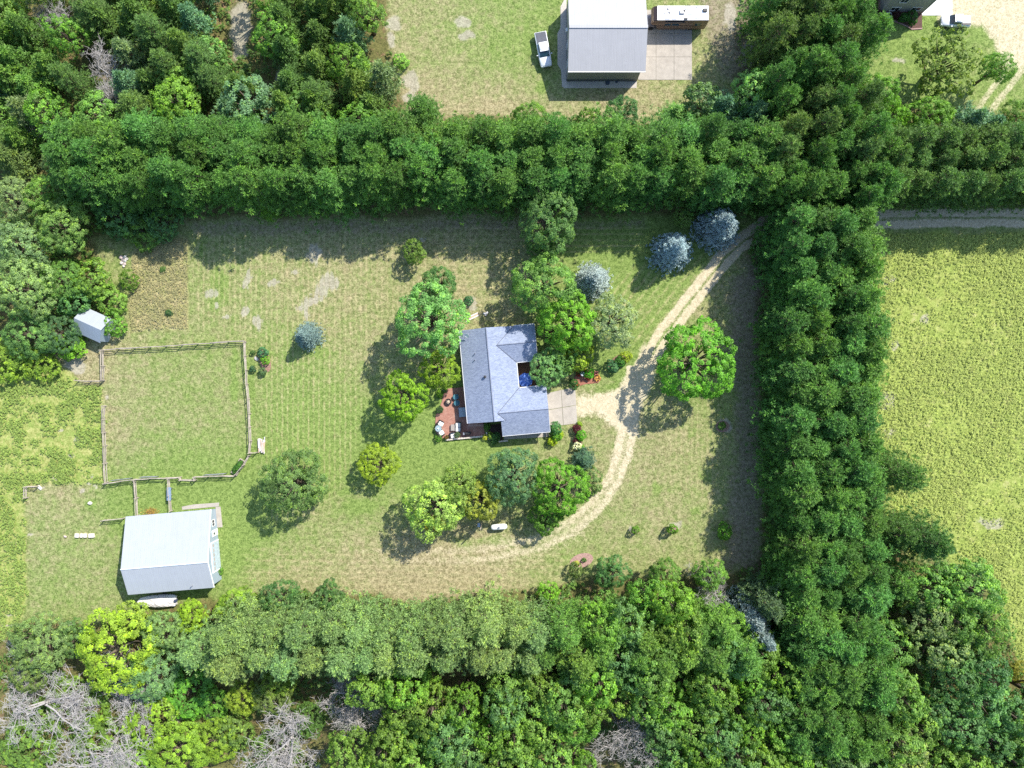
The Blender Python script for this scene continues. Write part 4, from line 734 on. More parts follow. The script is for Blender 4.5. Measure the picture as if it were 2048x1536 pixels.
MB().loft([sec(x, hw, .45, z1, .1) for x, hw, z1 in ((-1.15, .80, .85), (-1.0, .92, 1.0), (-.1, 1.0, 1.15), (.2, 1.02, 1.2), (.99, 1.03, 1.6))]).build('hood', mat('dark_silver_paint', (.16, .15, .17), .35, .3), mh_, True); MB().add([(-.05, -.92, 1.18), (-.05, .92, 1.18), (.42, .9, 1.72), (.42, -.9, 1.72), (.5, -.9, 1.2), (.5, .9, 1.2)], [(0, 1, 2, 3), (0, 3, 4), (1, 5, 2), (4, 5, 1, 0), (3, 2, 5, 4)]).build('windshield', CARGLASS, mh_)
for x in (-.2, 6.1):
    for s in (-1, 1): wheel(mh_, x, s * .95, .40, .28)
for (x, y, w, d) in ((1.9, -.85, .75, .35), (2.9, -.85, .75, .35), (5.0, .8, .75, .55), (5.45, .0, .75, .55), (6.45, -.65, .75, .5), (7.35, -.62, .7, .5)): MB().box(x - w / 2, x + w / 2, y - d / 2, y + d / 2, 3.235, 3.265).build('solar_panel', mat('solar_cells', (.36, .38, .44), .3, .2, 6, .15), mh_)
MB().box(3.75, 4.55, -.25, .42, 3.216, 3.48).build('roof_air_conditioner', STEEL, mh_, False, .08); MB().box(7.35, 8.05, .12, .62, 3.216, 3.44).build('roof_hatch', BLACK, mh_, False, .05); MB().lathe([(.17, 3.22), (.17, 3.5), (.14, 3.54), (.02, 3.55)], 14, (4.45, .22, 0)).build('vent_fan', BLACK, mh_); MB().box(4.45, 5.0, -1.05, -.8, 3.216, 3.32).build('skylight', BLACK, mh_)
for (x, y) in ((1.25, -.05), (6.3, .88)): MB().box(x, x + .3, y, y + .06, 3.216, 3.3).build('antenna', BLACK, mh_)
for (x, y) in ((1.95, .55), (2.15, .05)): MB().obox((x, y, 3.26), (.12, .34, .09), .5).build('roof_vent', BLACK, mh_)
for (x, w) in ((2.2, .9), (3.4, 1.1), (6.9, .9)): MB().box(x - w / 2, x + w / 2, -1.215, -1.19, 1.6, 2.3).build('side_window', CARGLASS, mh_)
MB().box(1.6, 4.6, -1.34, -1.195, 2.78, 2.92).build('awning_roll', BLACK, mh_); MB().obox((.2, -1.35, 1.5), (.1, .3, .35)).build('mirror', BLACK, mh_)
# covered boat
bt = thing('covered_boat', 'boat under a crumpled pale tarpaulin beside the white barn', 'boat', W(321, 1199), .05); TARP = mat('pale_tarp', (.62, .58, .57), .7, 0, 1.2, .22, .4); rs = random.Random(5); secs = []
for i in range(19):
    u = i / 18; x = -3.05 + 6.0 * u; wd = 1.02 * math.sin(math.pi * min(1, .12 + u * .62)) ** .6 * (1 if u < .9 else .85); top = 1.25 + .35 * math.exp(-((u - .55) / .22) ** 2) - .25 * u
    if u < .04: wd = .3
    secs.append([(x, wd * math.cos(a), .75 + (top - .75) * math.sin(a) ** .8 + rs.uniform(-.06, .06)) for a in [math.pi * k / 10 for k in range(11)]] + [(x, -wd * .9, .55), (x, wd * .9, .55)])
MB().loft(secs).build('tarpaulin', TARP, bt); MB().loft([[(x, -w, .9), (x, -w * .6, .45), (x, 0, .32), (x, w * .6, .45), (x, w, .9)] for x, w in ((-2.9, .15), (-2.0, .75), (-.5, .95), (2.75, .9))]).build('hull', mat('boat_hull', (.5, .5, .52), .3), bt)
MB().box(2.72, 3.15, -.2, .2, .7, 1.35).build('motor', mat('outboard_blue', (.05, .06, .11), .3), bt, False, .06)
for s in (-1, 1): wheel(bt, .8, s * .98, .30, .2)
MB().tube([(-3.9, 0, .45), (-2, 0, .4), (2.4, 0, .4)], [.05, .05, .05], 6).build('trailer_tongue', STEEL, bt); MB().box(.7, .9, -.9, .9, .26, .34).build('axle', STEEL, bt)
# gas tank, post
gt = thing('propane_tank', 'white lying propane tank beside the trees inside the drive loop', 'gas tank', W(998, 1053.5, .7) - Vector((0, 0, .7)), .07); MB().lathe([(.04, -1.32), (.22, -1.27), (.38, -1.12), (.46, -.9), (.47, 0), (.46, .9), (.38, 1.12), (.22, 1.27), (.04, 1.32)], 24, (0, 0, .78), 'x').build('shell', WHITE, gt, True); MB().lathe([(.16, 1.2), (.18, 1.36), (.14, 1.42), (.02, 1.43)], 16).build('valve_dome', STEEL, gt)
for x in (-.8, .8): MB().box(x - .1, x + .1, -.35, .35, 0, .42).build('foot', CONCRETE, gt)
up = thing('utility_post', 'wooden utility post with a grey meter box beside the gas tank', 'post', W(963, 1046)); MB().tube([(0, 0, -.1), (.03, -.02, 2.4), (.05, 0, 4.6)], [.13, .12, .10], 10).build('pole', WEATHERED, up); MB().box(-.55, -.13, -.3, .3, 1.0, 1.75).build('meter_box', mat('meter_grey', (.33, .40, .50), .4, .3), up, False, .03)

# ------------------------------------------------------------------ fences
post_me = MB().tube([(0, 0, -.2), (0, 0, .7), (.01, 0, 1.32)], [.085, .08, .07], 7).mesh('post', WEATHERED); rail_me = [MB().tube([(0, 0, 0), (.33, .02 * s, .01), (.7, -.02, 0), (1, 0, 0)], [.045, .062, .058, .045], 6).mesh('rail', WEATHERED) for s in (-1, 1, 2)]
def fence(pts, label, rails=(.42, .80, 1.16), span=2.45):
    o = thing('split_rail_fence', label, 'fence', W(*pts[0])); base = W(*pts[0]); q = []
    for i in range(len(pts) - 1):
        a, b = W(*pts[i]), W(*pts[i + 1]); n = max(1, round((b - a).length / span)); q += [a.lerp(b, k / n) for k in range(n)]
    q.append(W(*pts[-1])); q = [p + Vector((R.uniform(-.06, .06), R.uniform(-.06, .06), 0)) for p in q]
    for p in q: link('post', post_me, None, o, p - base, (R.uniform(-.03, .03), R.uniform(-.03, .03), R.random() * 6), (1, 1, R.uniform(.94, 1.06)))
    for i in range(len(q) - 1):
        d = q[i + 1] - q[i]
        for z in rails: L = d.length + .18; link('rail', R.choice(rail_me), None, o, q[i] - base - d.normalized() * .09 + Vector((R.uniform(-.03, .03), R.uniform(-.03, .03), z + R.uniform(-.04, .04))), (R.uniform(0, .3), R.uniform(-.02, .02), math.atan2(d.y, d.x) + R.uniform(-.012, .012)), (L, 1, 1))
    return o
fence([(208, 700.5), (491, 682)], 'weathered rail fence along the top of the paddock'); fence([(492.5, 685), (494, 712), (497, 768), (502, 827), (503.5, 881), (502.5, 905)], 'weathered rail fence along the house side of the paddock'); fence([(501, 910), (489.5, 929), (475, 948)], 'short slanting rail fence cutting the paddock\'s lower corner')
fence([(472, 950.5), (392, 953), (394, 958.5), (366, 959.5), (364, 954), (272, 957), (215, 967)], 'weathered rail fence along the bottom of the paddock'); fence([(212, 812), (214, 890), (217, 963)], 'weathered rail fence along the meadow side of the paddock, lower part'); fence([(209, 703), (210.5, 761)], 'weathered rail fence along the meadow side of the paddock, upper part'); fence([(207, 762.5), (160, 762)], 'short rail fence running out into the meadow')
fence([(274, 960), (279, 1030)], 'rail fence from paddock to barn, nearer the meadow'); fence([(341, 957), (346, 1021)], 'rail fence from paddock to barn, nearer the house'); fence([(210, 1039), (250, 1036)], 'short rail fence at the white barn\'s meadow side'); fence([(80, 972), (58, 973), (57.5, 995)], 'corner piece of rail fence standing alone by the meadow')
fence([(504, 905), (515, 905)], 'very short rail fence stub beside the lumber heap', (.5, .9))
for (px, py, w, rz, lab) in ((247, 959, 3.2, .12, 'grey wire panel on the bottom paddock fence, barn side'), (433, 949, 3.4, .06, 'grey wire panel on the bottom paddock fence, house side'), (302, 954, 2.6, .03, 'grey wire panel on the bottom paddock fence, middle')):
    g = thing('wire_panel', lab, 'fence panel', W(px, py), rz, 'wire panels on the paddock fence'); MB().tube([(-w / 2, .12, .1), (-w / 2, .12, 1.2), (w / 2, .12, 1.2), (w / 2, .12, .1), (-w / 2, .12, .1)], [.03] * 5, 6).build('frame', STEEL, g)
    for k in range(9): MB().tube([(-w / 2, .12, .2 + .11 * k), (w / 2, .12, .2 + .11 * k)], [.016, .016], 4).build('wire', STEEL, g)
tr = thing('feed_trough', 'grey-blue feed trough hung on the barn-side fence', 'trough', W(343.5, 986)); MB().loft([[(x, -1.05, z) if k == 0 else (x, 1.05, z) if k == 1 else (x2, 1.0, .55) if k == 2 else (x2, -1.0, .55) for k in range(4)] for x, x2, z in ((-.32, -.2, 1.0), (-.28, -.17, 1.0), (.28, .17, 1.0), (.32, .2, 1.0))]).build('tub', mat('trough_blue', (.20, .27, .36), .5), tr); MB().box(-.25, .25, -.95, .95, .72, .75).build('feed', mat('feed', (.16, .18, .20), .9), tr); [MB().box(-.2, .2, y - .04, y + .04, 0, .56).build('leg', STEEL, tr) for y in (-.8, .8)]
rb = thing('raised_bed', 'wooden raised bed with green plants in the paddock corner', 'raised bed', W(478, 934), math.atan2(1.6, 1.05))
for (a, b, c, d) in ((-1.25, 1.25, -.55, -.47), (-1.25, 1.25, .47, .55), (-1.33, -1.25, -.55, .55), (1.25, 1.33, -.55, .55)): MB().box(a, b, c, d, 0, .38).build('side_board', WEATHERED, rb)
MB().box(-1.24, 1.24, -.46, .46, 0, .28).build('soil', mat('dark_soil', (.05, .04, .03), .95, 0, 8, .4, .5), rb); o_ = link('foliage', KIND['shrub'][2][1][0], None, rb, (0, 0, .2), None, (.95, .42, .35)); o_.color = (.07, .19, .03, 1)
# heaps and loose things
lp = thing('lumber_heap', 'heap of grey and pale boards outside the paddock fence', 'lumber', W(523.5, 889), 1.53); BO = [mat('board_pale', (.66, .61, .58), .85, 0, 4, .25, .2), mat('board_tan', (.52, .38, .27), .85, 0, 4, .25, .2), mat('board_grey', (.48, .46, .47), .85, 0, 4, .25, .2)]
for k in range(26): z = .06 + .085 * (k // 5); MB().obox((R.uniform(-.35, .35) - (.2 if k > 12 else 0), -.45 + .21 * (k % 5) + R.uniform(-.04, .04), z), (R.uniform(1.2, 2.0), R.uniform(.13, .2), .06), R.uniform(-.14, .14), R.uniform(-.04, .04), R.uniform(-.04, .04)).build('board', BO[k % 3], lp)
def rock(name, label, px, py, size, m, group=None, seed=0, sq=.6):
    rs = random.Random(seed); import bmesh
    bm = bmesh.new(); bmesh.ops.create_icosphere(bm, subdivisions=2, radius=1)
    for v in bm.verts: v.co *= rs.uniform(.82, 1.12); v.co.z = max(v.co.z, -.5)
    me = bpy.data.meshes.new(name); bm.to_mesh(me); bm.free(); me.materials.append(m)
    return tag(link(name, me, None, None, W(px, py) + Vector((0, 0, size[2] * .45)), (0, 0, rs.random() * 6), size), label, 'rock', group)
LIME = mat('pale_limestone', (.62, .57, .50), .9, 0, 3, .2, .4); PINKR = mat('pinkish_rock', (.46, .37, .34), .9, 0, 4, .3, .5)
for k, (px, py) in enumerate(((243, 515), (250, 514), (254, 518), (246, 520), (251, 522), (244, 526), (250, 528), (248, 532))): rock('fieldstone', f'pale fieldstone in the rock heap by the dry grass, {ORD[k + 1]} from the top', px, py, (R.uniform(.22, .36), R.uniform(.2, .32), .22), LIME if k % 3 else PINKR, 'stones of the rock heap', k)
for k, (px, w, lab) in enumerate(((184.5, .92, 'longest white stone block in the row by the white barn'), (172, .52, 'square white stone block second in the row'), (164.5, .42, 'smallest pale stone block, third in the row'), (155.5, .66, 'white stone block at the meadow end of the row'))): tag(MB().box(-w / 2, w / 2, -.33, .33, 0, .35).build('stone_block', LIME, None, False, .05, W(px, 1070.6), (0, 0, R.uniform(-.06, .1))), lab, 'stone block')
rock('boulder', 'small pinkish rock apart from the row of blocks', 131, 1073, (.30, .16, .15), PINKR, None, 21); rock('boulder', 'pale boulder ringed by lush grass near the barn', 181, 1006, (.36, .28, .26), LIME, None, 22); rock('boulder', 'brownish boulder in the lower left clearing', 353, 1428, (1.2, .55, .5), PINKR, None, 23); rock('boulder', 'pale flat rock right of the clearing boulder', 425, 1433, (.8, .6, .4), LIME, None, 24); rock('boulder', 'white rock on the edge of the olive tree, bottom left', 140, 1247, (.7, .3, .2), LIME, None, 25); rock('boulder', 'pale flat rock in the bed outside the paddock', 513, 717, (.4, .3, .2), LIME, None, 26); rock('boulder', 'small white rock on the neighbour\'s lawn', 1745, 95, (.22, .18, .15), LIME, None, 27); rock('boulder', 'pale boulder beside the isolated fence corner', 80, 975, (.5, .28, .2), LIME, None, 28)
hb = thing('hay_heap', 'small heap of loose golden hay against the barn\'s upper side', 'hay', W(302, 1024)); hp = np.random.RandomState(9); n = 500; P_ = np.stack([hp.normal(0, .55, n), hp.normal(0, .32, n), np.abs(hp.normal(0, .14, n))], -1); ho = link('straw', leaves('straw', P_, unit(hp.normal(size=(n, 3)) + [0, 0, 1.5]), hp.normal(size=(n, 3)), hp.uniform(.2, .5, n), .12, hp.rand(n), LEAF), None, hb); ho.color = (.46, .31, .12, 1)
pk = thing('plank_walk', 'pale planks laid on the grass behind the house', 'planks', W(944, 634), math.atan2(12.5, 26))
for k in range(3): MB().box(-1.15, 1.15, -.30 + .21 * k, -.12 + .21 * k, .02, .07).build('plank', BO[k % 2], pk)
for k, (px, py) in enumerate(((969, 627), (974, 626), (972, 629.5))): tag(MB().obox((0, 0, .12), (.42, .28, .22), .3).build('paving_block', mat('pale_block', (.60, .57, .58), .9, 0, 4, .2), None, False, .02, W(px, py), (0, 0, k * .4)), ['white paving block at the plank end', 'white paving block farthest from the planks', 'white paving block nearest the roof'][k], 'block')
# flower beds
def bed(name, label, pts, col, nm):
    cx = sum(p[0] for p in pts) / len(pts); cy = sum(p[1] for p in pts) / len(pts); o = thing(name, label, 'flower bed', W(cx, cy))
    MB().prism([(W(*p) - W(cx, cy)).to_tuple()[:2] for p in pts], -.05, .06).build('mulch', mat(nm, col, .95, 0, 7, .45, .6, .1), o); return o
def ell(cx, cy, rx, ry, rot=0, n=18): return [(cx + rx * math.cos(a) * math.cos(rot) - ry * math.sin(a) * math.sin(rot), cy + rx * math.cos(a) * math.sin(rot) + ry * math.sin(a) * math.cos(rot)) for a in [6.283 * k / n for k in range(n)]]
bed('flower_bed', 'oval mulched flower bed at the edge of the bottom lawn', ell(1163, 1121, 24, 14, -.3), (.33, .21, .18), 'brown_mulch'); bed('flower_bed', 'mulched bed with shrubs outside the paddock fence', ell(530, 722, 11, 23, -.25), (.28, .17, .13), 'brick_mulch'); bed('flower_bed', 'long shrub bed slanting beside the driveway', ell(1236, 724, 24, 12, -.62), (.20, .13, .09), 'bark_mulch')
bed('flower_bed', 'bed of red and orange flowers between deck and driveway', [(1150, 752), (1156, 742), (1172, 738), (1190, 742), (1203, 758), (1196, 766), (1172, 768), (1145, 776)], (.30, .13, .09), 'red_mulch_bed'); bed('flower_bed', 'narrow strip bed with red and white shrubs below the pad', [(1149, 850), (1160, 846), (1166, 870), (1163, 900), (1148, 902), (1149, 870)], (.14, .09, .07), 'bark_mulch_dark')
for k, (px, py, r) in enumerate(((1345, 1060, 9), (1271, 1062, 8), (1445, 853, 14))): bed('mulch_ring', ['mulch ring round the middle sapling', 'mulch ring round the tiny sapling nearest the drive loop', 'mulch ring in the shadow of the pine belt'][k], ell(px, py, r, r * .8), (.27, .18, .14), 'ring_mulch')
def flowers(label, px, py, rp, col, n, seed, name='flowers'):
    rs = np.random.RandomState(seed); o = thing('flower_clump', label, 'flowers', W(px, py)); r = rp / PPM; a = rs.rand(n) * 6.28; q = np.sqrt(rs.rand(n)) * r; P_ = np.stack([q * np.cos(a), q * np.sin(a), rs.uniform(.25, .55, n)], -1)
    f = link('blossoms', leaves('blossoms', P_, unit(rs.normal(size=(n, 3)) * .4 + [0, 0, 1]), rs.normal(size=(n, 3)), rs.uniform(.12, .24, n), .9, rs.rand(n), LEAF), None, o); f.color = (*col, 1)
    P2 = P_.copy(); P2[:, 2] *= .6; g = link('foliage', leaves('foliage', P2, unit(rs.normal(size=(n, 3)) * .6 + [0, 0, 1]), rs.normal(size=(n, 3)), rs.uniform(.15, .3, n), .6, rs.rand(n), LEAF), None, o); g.color = (.08, .17, .03, 1)
for k, (px, py, r, c, lab) in enumerate(((1157, 748, 5, (.42, .04, .03), 'dark red flowers at the left of the red bed'), (1169, 741, 4.5, (.55, .07, .05), 'red flowers at the top of the red bed'), (1176, 757, 4, (.50, .10, .08), 'pinkish red flowers at the bottom of the red bed'), (1194, 755, 7, (.62, .36, .12), 'orange-yellow flowers at the driveway end of the red bed'), (1192, 746, 4, (.50, .20, .20), 'pink flowers above the orange ones'), (1153, 769, 5, (.62, .14, .07), 'orange-red flowers along the top of the concrete pad'))): flowers(lab, px, py, r, c, 90, 40 + k)
bb = thing('bird_bath', 'small white ring-shaped bird bath among the red flowers', 'bird bath', W(1165, 748, .6) - Vector((0, 0, .6))); MB().lathe([(.18, 0), (.08, .1), (.07, .6), (.1, .66), (.30, .74), (.33, .78), (.29, .78), (.02, .70)], 18).build('basin', mat('bath_stone', (.6, .62, .62), .7), bb)

# ------------------------------------------------------------------ trees and shrubs in their places
def gpx(px, py): return ((px - 1024) / PPM, (768 - py) / PPM)
# the long pine hedge above the house: three planted rows
for row, (by, nm) in enumerate(((389, 'front'), (352, 'middle'), (313, 'back'))):
    n = 28
    for k in range(n):
        px = 1492 - k * (1492 - 203) / (n - 1) + R.uniform(-7, 7); x, y = gpx(px, by + R.uniform(-9, 9))
        plant('pine', x, y, R.uniform(3.1, 4.2), R.uniform(11.2, 13.8), T_PINE, f'pine in the {nm} row of the long hedge, {ORD[k + 1]} from the driveway end', 'pines of the long hedge above the house', var=.2, tilt=.03)
# the pine belt beside the weed field
for row, (bx, nm) in enumerate(((1546, 'first'), (1588, 'second'), (1630, 'third'), (1668, 'fourth'))):
    n = 22
    for k in range(n):
        py = 470 + k * (1425 - 470) / (n - 1) + R.uniform(-7, 7); x, y = gpx(bx + 10 * k / n + R.uniform(-10, 10), py)
        plant('pine', x, y, R.uniform(3.1, 4.2), R.uniform(11.6, 14.2), T_PINE, f'pine in the right-hand belt, {nm} row from the lawn, {ORD[k + 1]} from the road', 'pines of the belt beside the field', var=.2, tilt=.03)
for k, (px, py, r, h) in enumerate(((1796, 948, 46, 13), (1850, 1082, 50, 13), (1790, 1062, 42, 11))):
    crown_at('pine', px, py, r, h, (.062, .14, .030), f'dark pine leaning out of the belt over the weed field, {ORD[k + 1]} from the road', 'pines bulging into the field')
AVOID = [(702, 1425, 66), (1245, 1490, 78), (565, 1480, 60), (1432, 1185, 34), (210, 145, 58), (90, 12, 40), (290, 128, 22), (392, 142, 22), (560, 150, 24), (335, 182, 20), (480, 110, 36), (478, 60, 44), (470, 10, 40)]
def fill(poly, step, seed, pick, wood, group, stagger=True, jit=.26):
    """trees standing close together inside an outline of the photograph, row by row"""
    rr = random.Random(seed); ys = [p[1] for p in poly]; xs = [p[0] for p in poly]; rows = []
    y = min(ys) + step * .4; j = 0
    while y < max(ys):
        row = []; x = min(xs) + (step * .5 if (j % 2 and stagger) else 0) + step * .3
        while x < max(xs):
            a, b = x + rr.uniform(-jit, jit) * step, y + rr.uniform(-jit, jit) * step
            if poly_dist(np.array([a]), np.array([b]), poly)[0] < 0 and all(math.hypot(a - u, b - v) > w for u, v, w in AVOID): row.append((a, b))
            x += step
        if row: rows.append(row)
        y += step * .86; j += 1
    for i, row in enumerate(rows):
        for k, (a, b) in enumerate(sorted(row)):
            kind, r, h, tint, word = pick(rr, a, b)
            crown_at(kind, a, b, r, h, tint, f'{word} in the {wood}, {ORD[k + 1]} from left in {ORD[i + 1]} row down', group)
# the block of pines where hedge, belt and road meet
fill([(1525, -20), (1735, -20), (1738, 105), (1690, 128), (1665, 165), (1720, 190), (1790, 215), (1775, 300), (1765, 405), (1545, 425), (1560, 330), (1535, 190)], 50, 5,
     lambda rr, a, b: ('pine', rr.uniform(36, 44), rr.uniform(12, 15), T_PINE if rr.random() < .7 else (.095, .165, .04), 'tall pine'), 'pine block above the road', 'pines of the block above the road')
for k, (px, py, r, kind, h, tint, lab) in enumerate([
    (1500, 185, 38, 'forest', 10, T_PALE, 'pale green broadleaf tree at the edge of lawn below the motorhome'), (1400, 215, 36, 'bush', 6, (.10, .18, .07), 'rounded bushy tree beside the lawn, left of the grey-green one'),
    (1440, 222, 40, 'juniper', 8, T_TEAL, 'blue-green bushy conifer between lawn and long hedge'), (1500, 238, 40, 'juniper', 9, T_TEAL, 'grey-green conifer in the corner where hedge meets pine block'), (1345, 232, 30, 'juniper', 6, T_PALE, 'small pale conifer behind the long hedge below the motorhome'),
    (1245, 228, 36, 'maple', 6.5, T_DARK, 'round dark green tree behind the hedge below the big pole barn'), (1180, 243, 22, 'bush', 4, T_WOOD, 'low bush behind the hedge, just left of the round dark tree'), (845, 225, 40, 'pine', 9, T_PINE, 'pointed dark pine behind the hedge at the corner of the far lawn'),
    (1060, 238, 34, 'maple', 8, T_WOOD, 'green tree behind the middle of the long hedge'),
    (1750, 195, 48, 'maple', 9, T_MAPLE, 'bright green tree at the corner of the neighbour\'s lawn'), (1775, 235, 34, 'maple', 7, T_BRIGHT, 'small bright tree just below the one at the neighbour\'s lawn corner'), (1735, 70, 15, 'shrub', 2.0, T_PALE, 'round clipped shrub on the lawn beside the neighbour\'s house'),
    (1853, 236, 44, 'maple', 8, T_MAPLE, 'yellow-green tree at the foot of the neighbour\'s lawn'), (1925, 250, 38, 'juniper', 9, (.12, .24, .14), 'blue-green conifer below the neighbour\'s lawn'), (1965, 258, 32, 'juniper', 8, T_TEAL, 'dark blue-green conifer beside the neighbour\'s track'), (2030, 235, 34, 'maple', 6, T_WOOD, 'green tree beyond the neighbour\'s track at the picture edge')]):
    crown_at(kind, px, py, r, h, tint, lab)
for row, (by, nm) in enumerate(((392, 'front'), (352, 'middle'), (315, 'back'))):
    for k in range(11):
        x, y = gpx(1692 + k * 43 + R.uniform(-6, 6), by + R.uniform(-5, 5))
        plant('pine', x, y, R.uniform(2.6, 3.2), R.uniform(10, 12.5), (.085, .165, .04), f'pine in the {nm} row along the gravel road, {ORD[k + 1]} from the pine block', 'pines along the gravel road')
crown_at('sparse', 1888, 126, 78, 9.5, (.14, .21, .04), 'wide half-bare tree spreading over the neighbour\'s lawn below the white pickup'); crown_at('locust', 1992, 140, 34, 8, T_WOOD, 'small leafy tree between the neighbour\'s lawn and track')
# wood above the hedge
def nw(rr, a, b):
    q = rr.random()
    if q < .50: return ('juniper', rr.uniform(30, 40), rr.uniform(7, 10), rr.choice([T_WOOD, (.12, .20, .04), (.085, .16, .035), (.14, .195, .075)]), 'shaggy juniper')
    if q < .72: return ('pine', rr.uniform(32, 40), rr.uniform(8, 11), (.10, .18, .045), 'young pine')
    if q < .82: return ('juniper', rr.uniform(30, 38), rr.uniform(7, 10), T_TEAL, 'blue-green juniper')
    return ('forest', rr.uniform(36, 44), rr.uniform(7, 10), rr.choice([T_MAPLE, T_WOOD]), 'leafy tree')
fill([(-40, -40), (440, -40), (445, 40), (400, 80), (420, 110), (530, 130), (520, 60), (505, 20), (510, -40), (745, -40), (755, 60), (780, 190), (790, 225), (110, 225), (60, 290), (-40, 320)], 56, 8, nw, 'wood above the hedge', 'trees of the wood above the hedge', jit=.34)
for k, (px, py, r, h, t) in enumerate(((500, 205, 52, 10, (.13, .25, .12)), (360, 205, 46, 9, T_MAPLE), (720, 240, 40, 8, T_MAPLE), (600, 225, 40, 8, T_WOOD), (200, 235, 42, 9, T_WOOD), (430, 120, 34, 6, T_PALE))):
    crown_at('forest' if k < 5 else 'bush', px, py, r, h, t, ['tall pale blue-green tree', 'bright leafy tree', 'round green tree', 'olive leafy tree', 'leafy tree', 'low pale bush'][k] + [' behind the hedge in front of the wood', ' behind the hedge near its left end', ' behind the hedge at the corner of the far lawn', ' behind the hedge below the dark junipers', ' behind the far left end of the long hedge', ' beside the dry clearing in the wood'][k])
for k, (px, py, r, h, lab) in enumerate(((210, 145, 72, 12, 'grey dead tree with tangled branches in the wood above the hedge'), (90, 12, 52, 11, 'bare dead tree at the top of the wood, near the picture corner'), (45, 108, 26, 7, 'small bare dead tree by the picture edge in the wood'), (70, 262, 40, 7, 'brown dying tree at the left end of the long hedge'), (90, 240, 30, 6, 'thin bare tree leaning beside the brown dying tree'))):
    crown_at('dead', px, py, r, h, (1, 1, 1), lab)
# thicket on the left edge
for k, (px, py, r, h, kind, t, lab) in enumerate([
    (30, 400, 52, 8, 'ash', T_GREY, 'pale grey-green tree on the left edge level with the hedge'), (128, 452, 58, 8, 'ash', (.18, .29, .07), 'feathery pale tree overhanging the dark gap below the hedge'), (40, 488, 50, 8, 'willow', T_GREY, 'grey-green willow on the left edge above the shed'),
    (92, 392, 40, 7, 'maple', T_WOOD, 'leafy tree at the left end of the hedge front'), (52, 580, 66, 9, 'ash', (.185, .265, .085), 'large grey-olive tree left of the shed'), (128, 560, 46, 6, 'ash', T_WOOD, 'green bushy tree above the shed'), (190, 560, 36, 4, 'bush', (.13, .24, .04), 'bright green bush above the shed roof'),
    (155, 605, 30, 4, 'bush', (.10, .21, .06), 'green bush touching the upper side of the shed'), (60, 668, 52, 6, 'maple', (.10, .20, .055), 'dark green tree left of the shed'), (118, 668, 36, 5, 'maple', (.08, .16, .06), 'dark green tree overhanging the shed corner'), (140, 695, 26, 3, 'bush', T_BRIGHT, 'bright green bush below the shed'),
    (228, 648, 24, 2.4, 'bush', T_MAPLE, 'green bush against the gable end of the shed'), (222, 600, 26, 2.6, 'bush', (.14, .25, .04), 'green bush between shed and dry grass patch'), (258, 562, 17, 2.2, 'bush', (.12, .22, .03), 'single bush at the edge of dry grass below the rock heap'), (20, 720, 40, 2.5, 'bush', (.19, .29, .035), 'lime green bush on the left edge above the meadow'), (85, 725, 34, 2.2, 'bush', (.18, .29, .035), 'lime green bush at the top of the meadow'),
    (30, 320, 46, 7, 'juniper', (.13, .19, .05), 'olive juniper at the left end of the wood'), (120, 330, 36, 6, 'ash', (.19, .26, .09), 'grey leafless-looking tree at the hedge end'), (240, 440, 40, 3.5, 'bush', T_DARK, 'dark bush in the shade below the hedge, left'), (330, 445, 34, 3, 'bush', T_DARK, 'dark bush in hedge shade beside the mown lawn corner'), (285, 462, 34, 2.4, 'bush', (.10, .20, .03), 'green bush at the shade edge above the rock heap'), (540, 425, 22, 4, 'juniper', T_MAPLE, 'small bright conifer at the foot of the hedge, left part')]):
    crown_at(kind, px, py, r, h, t, lab)
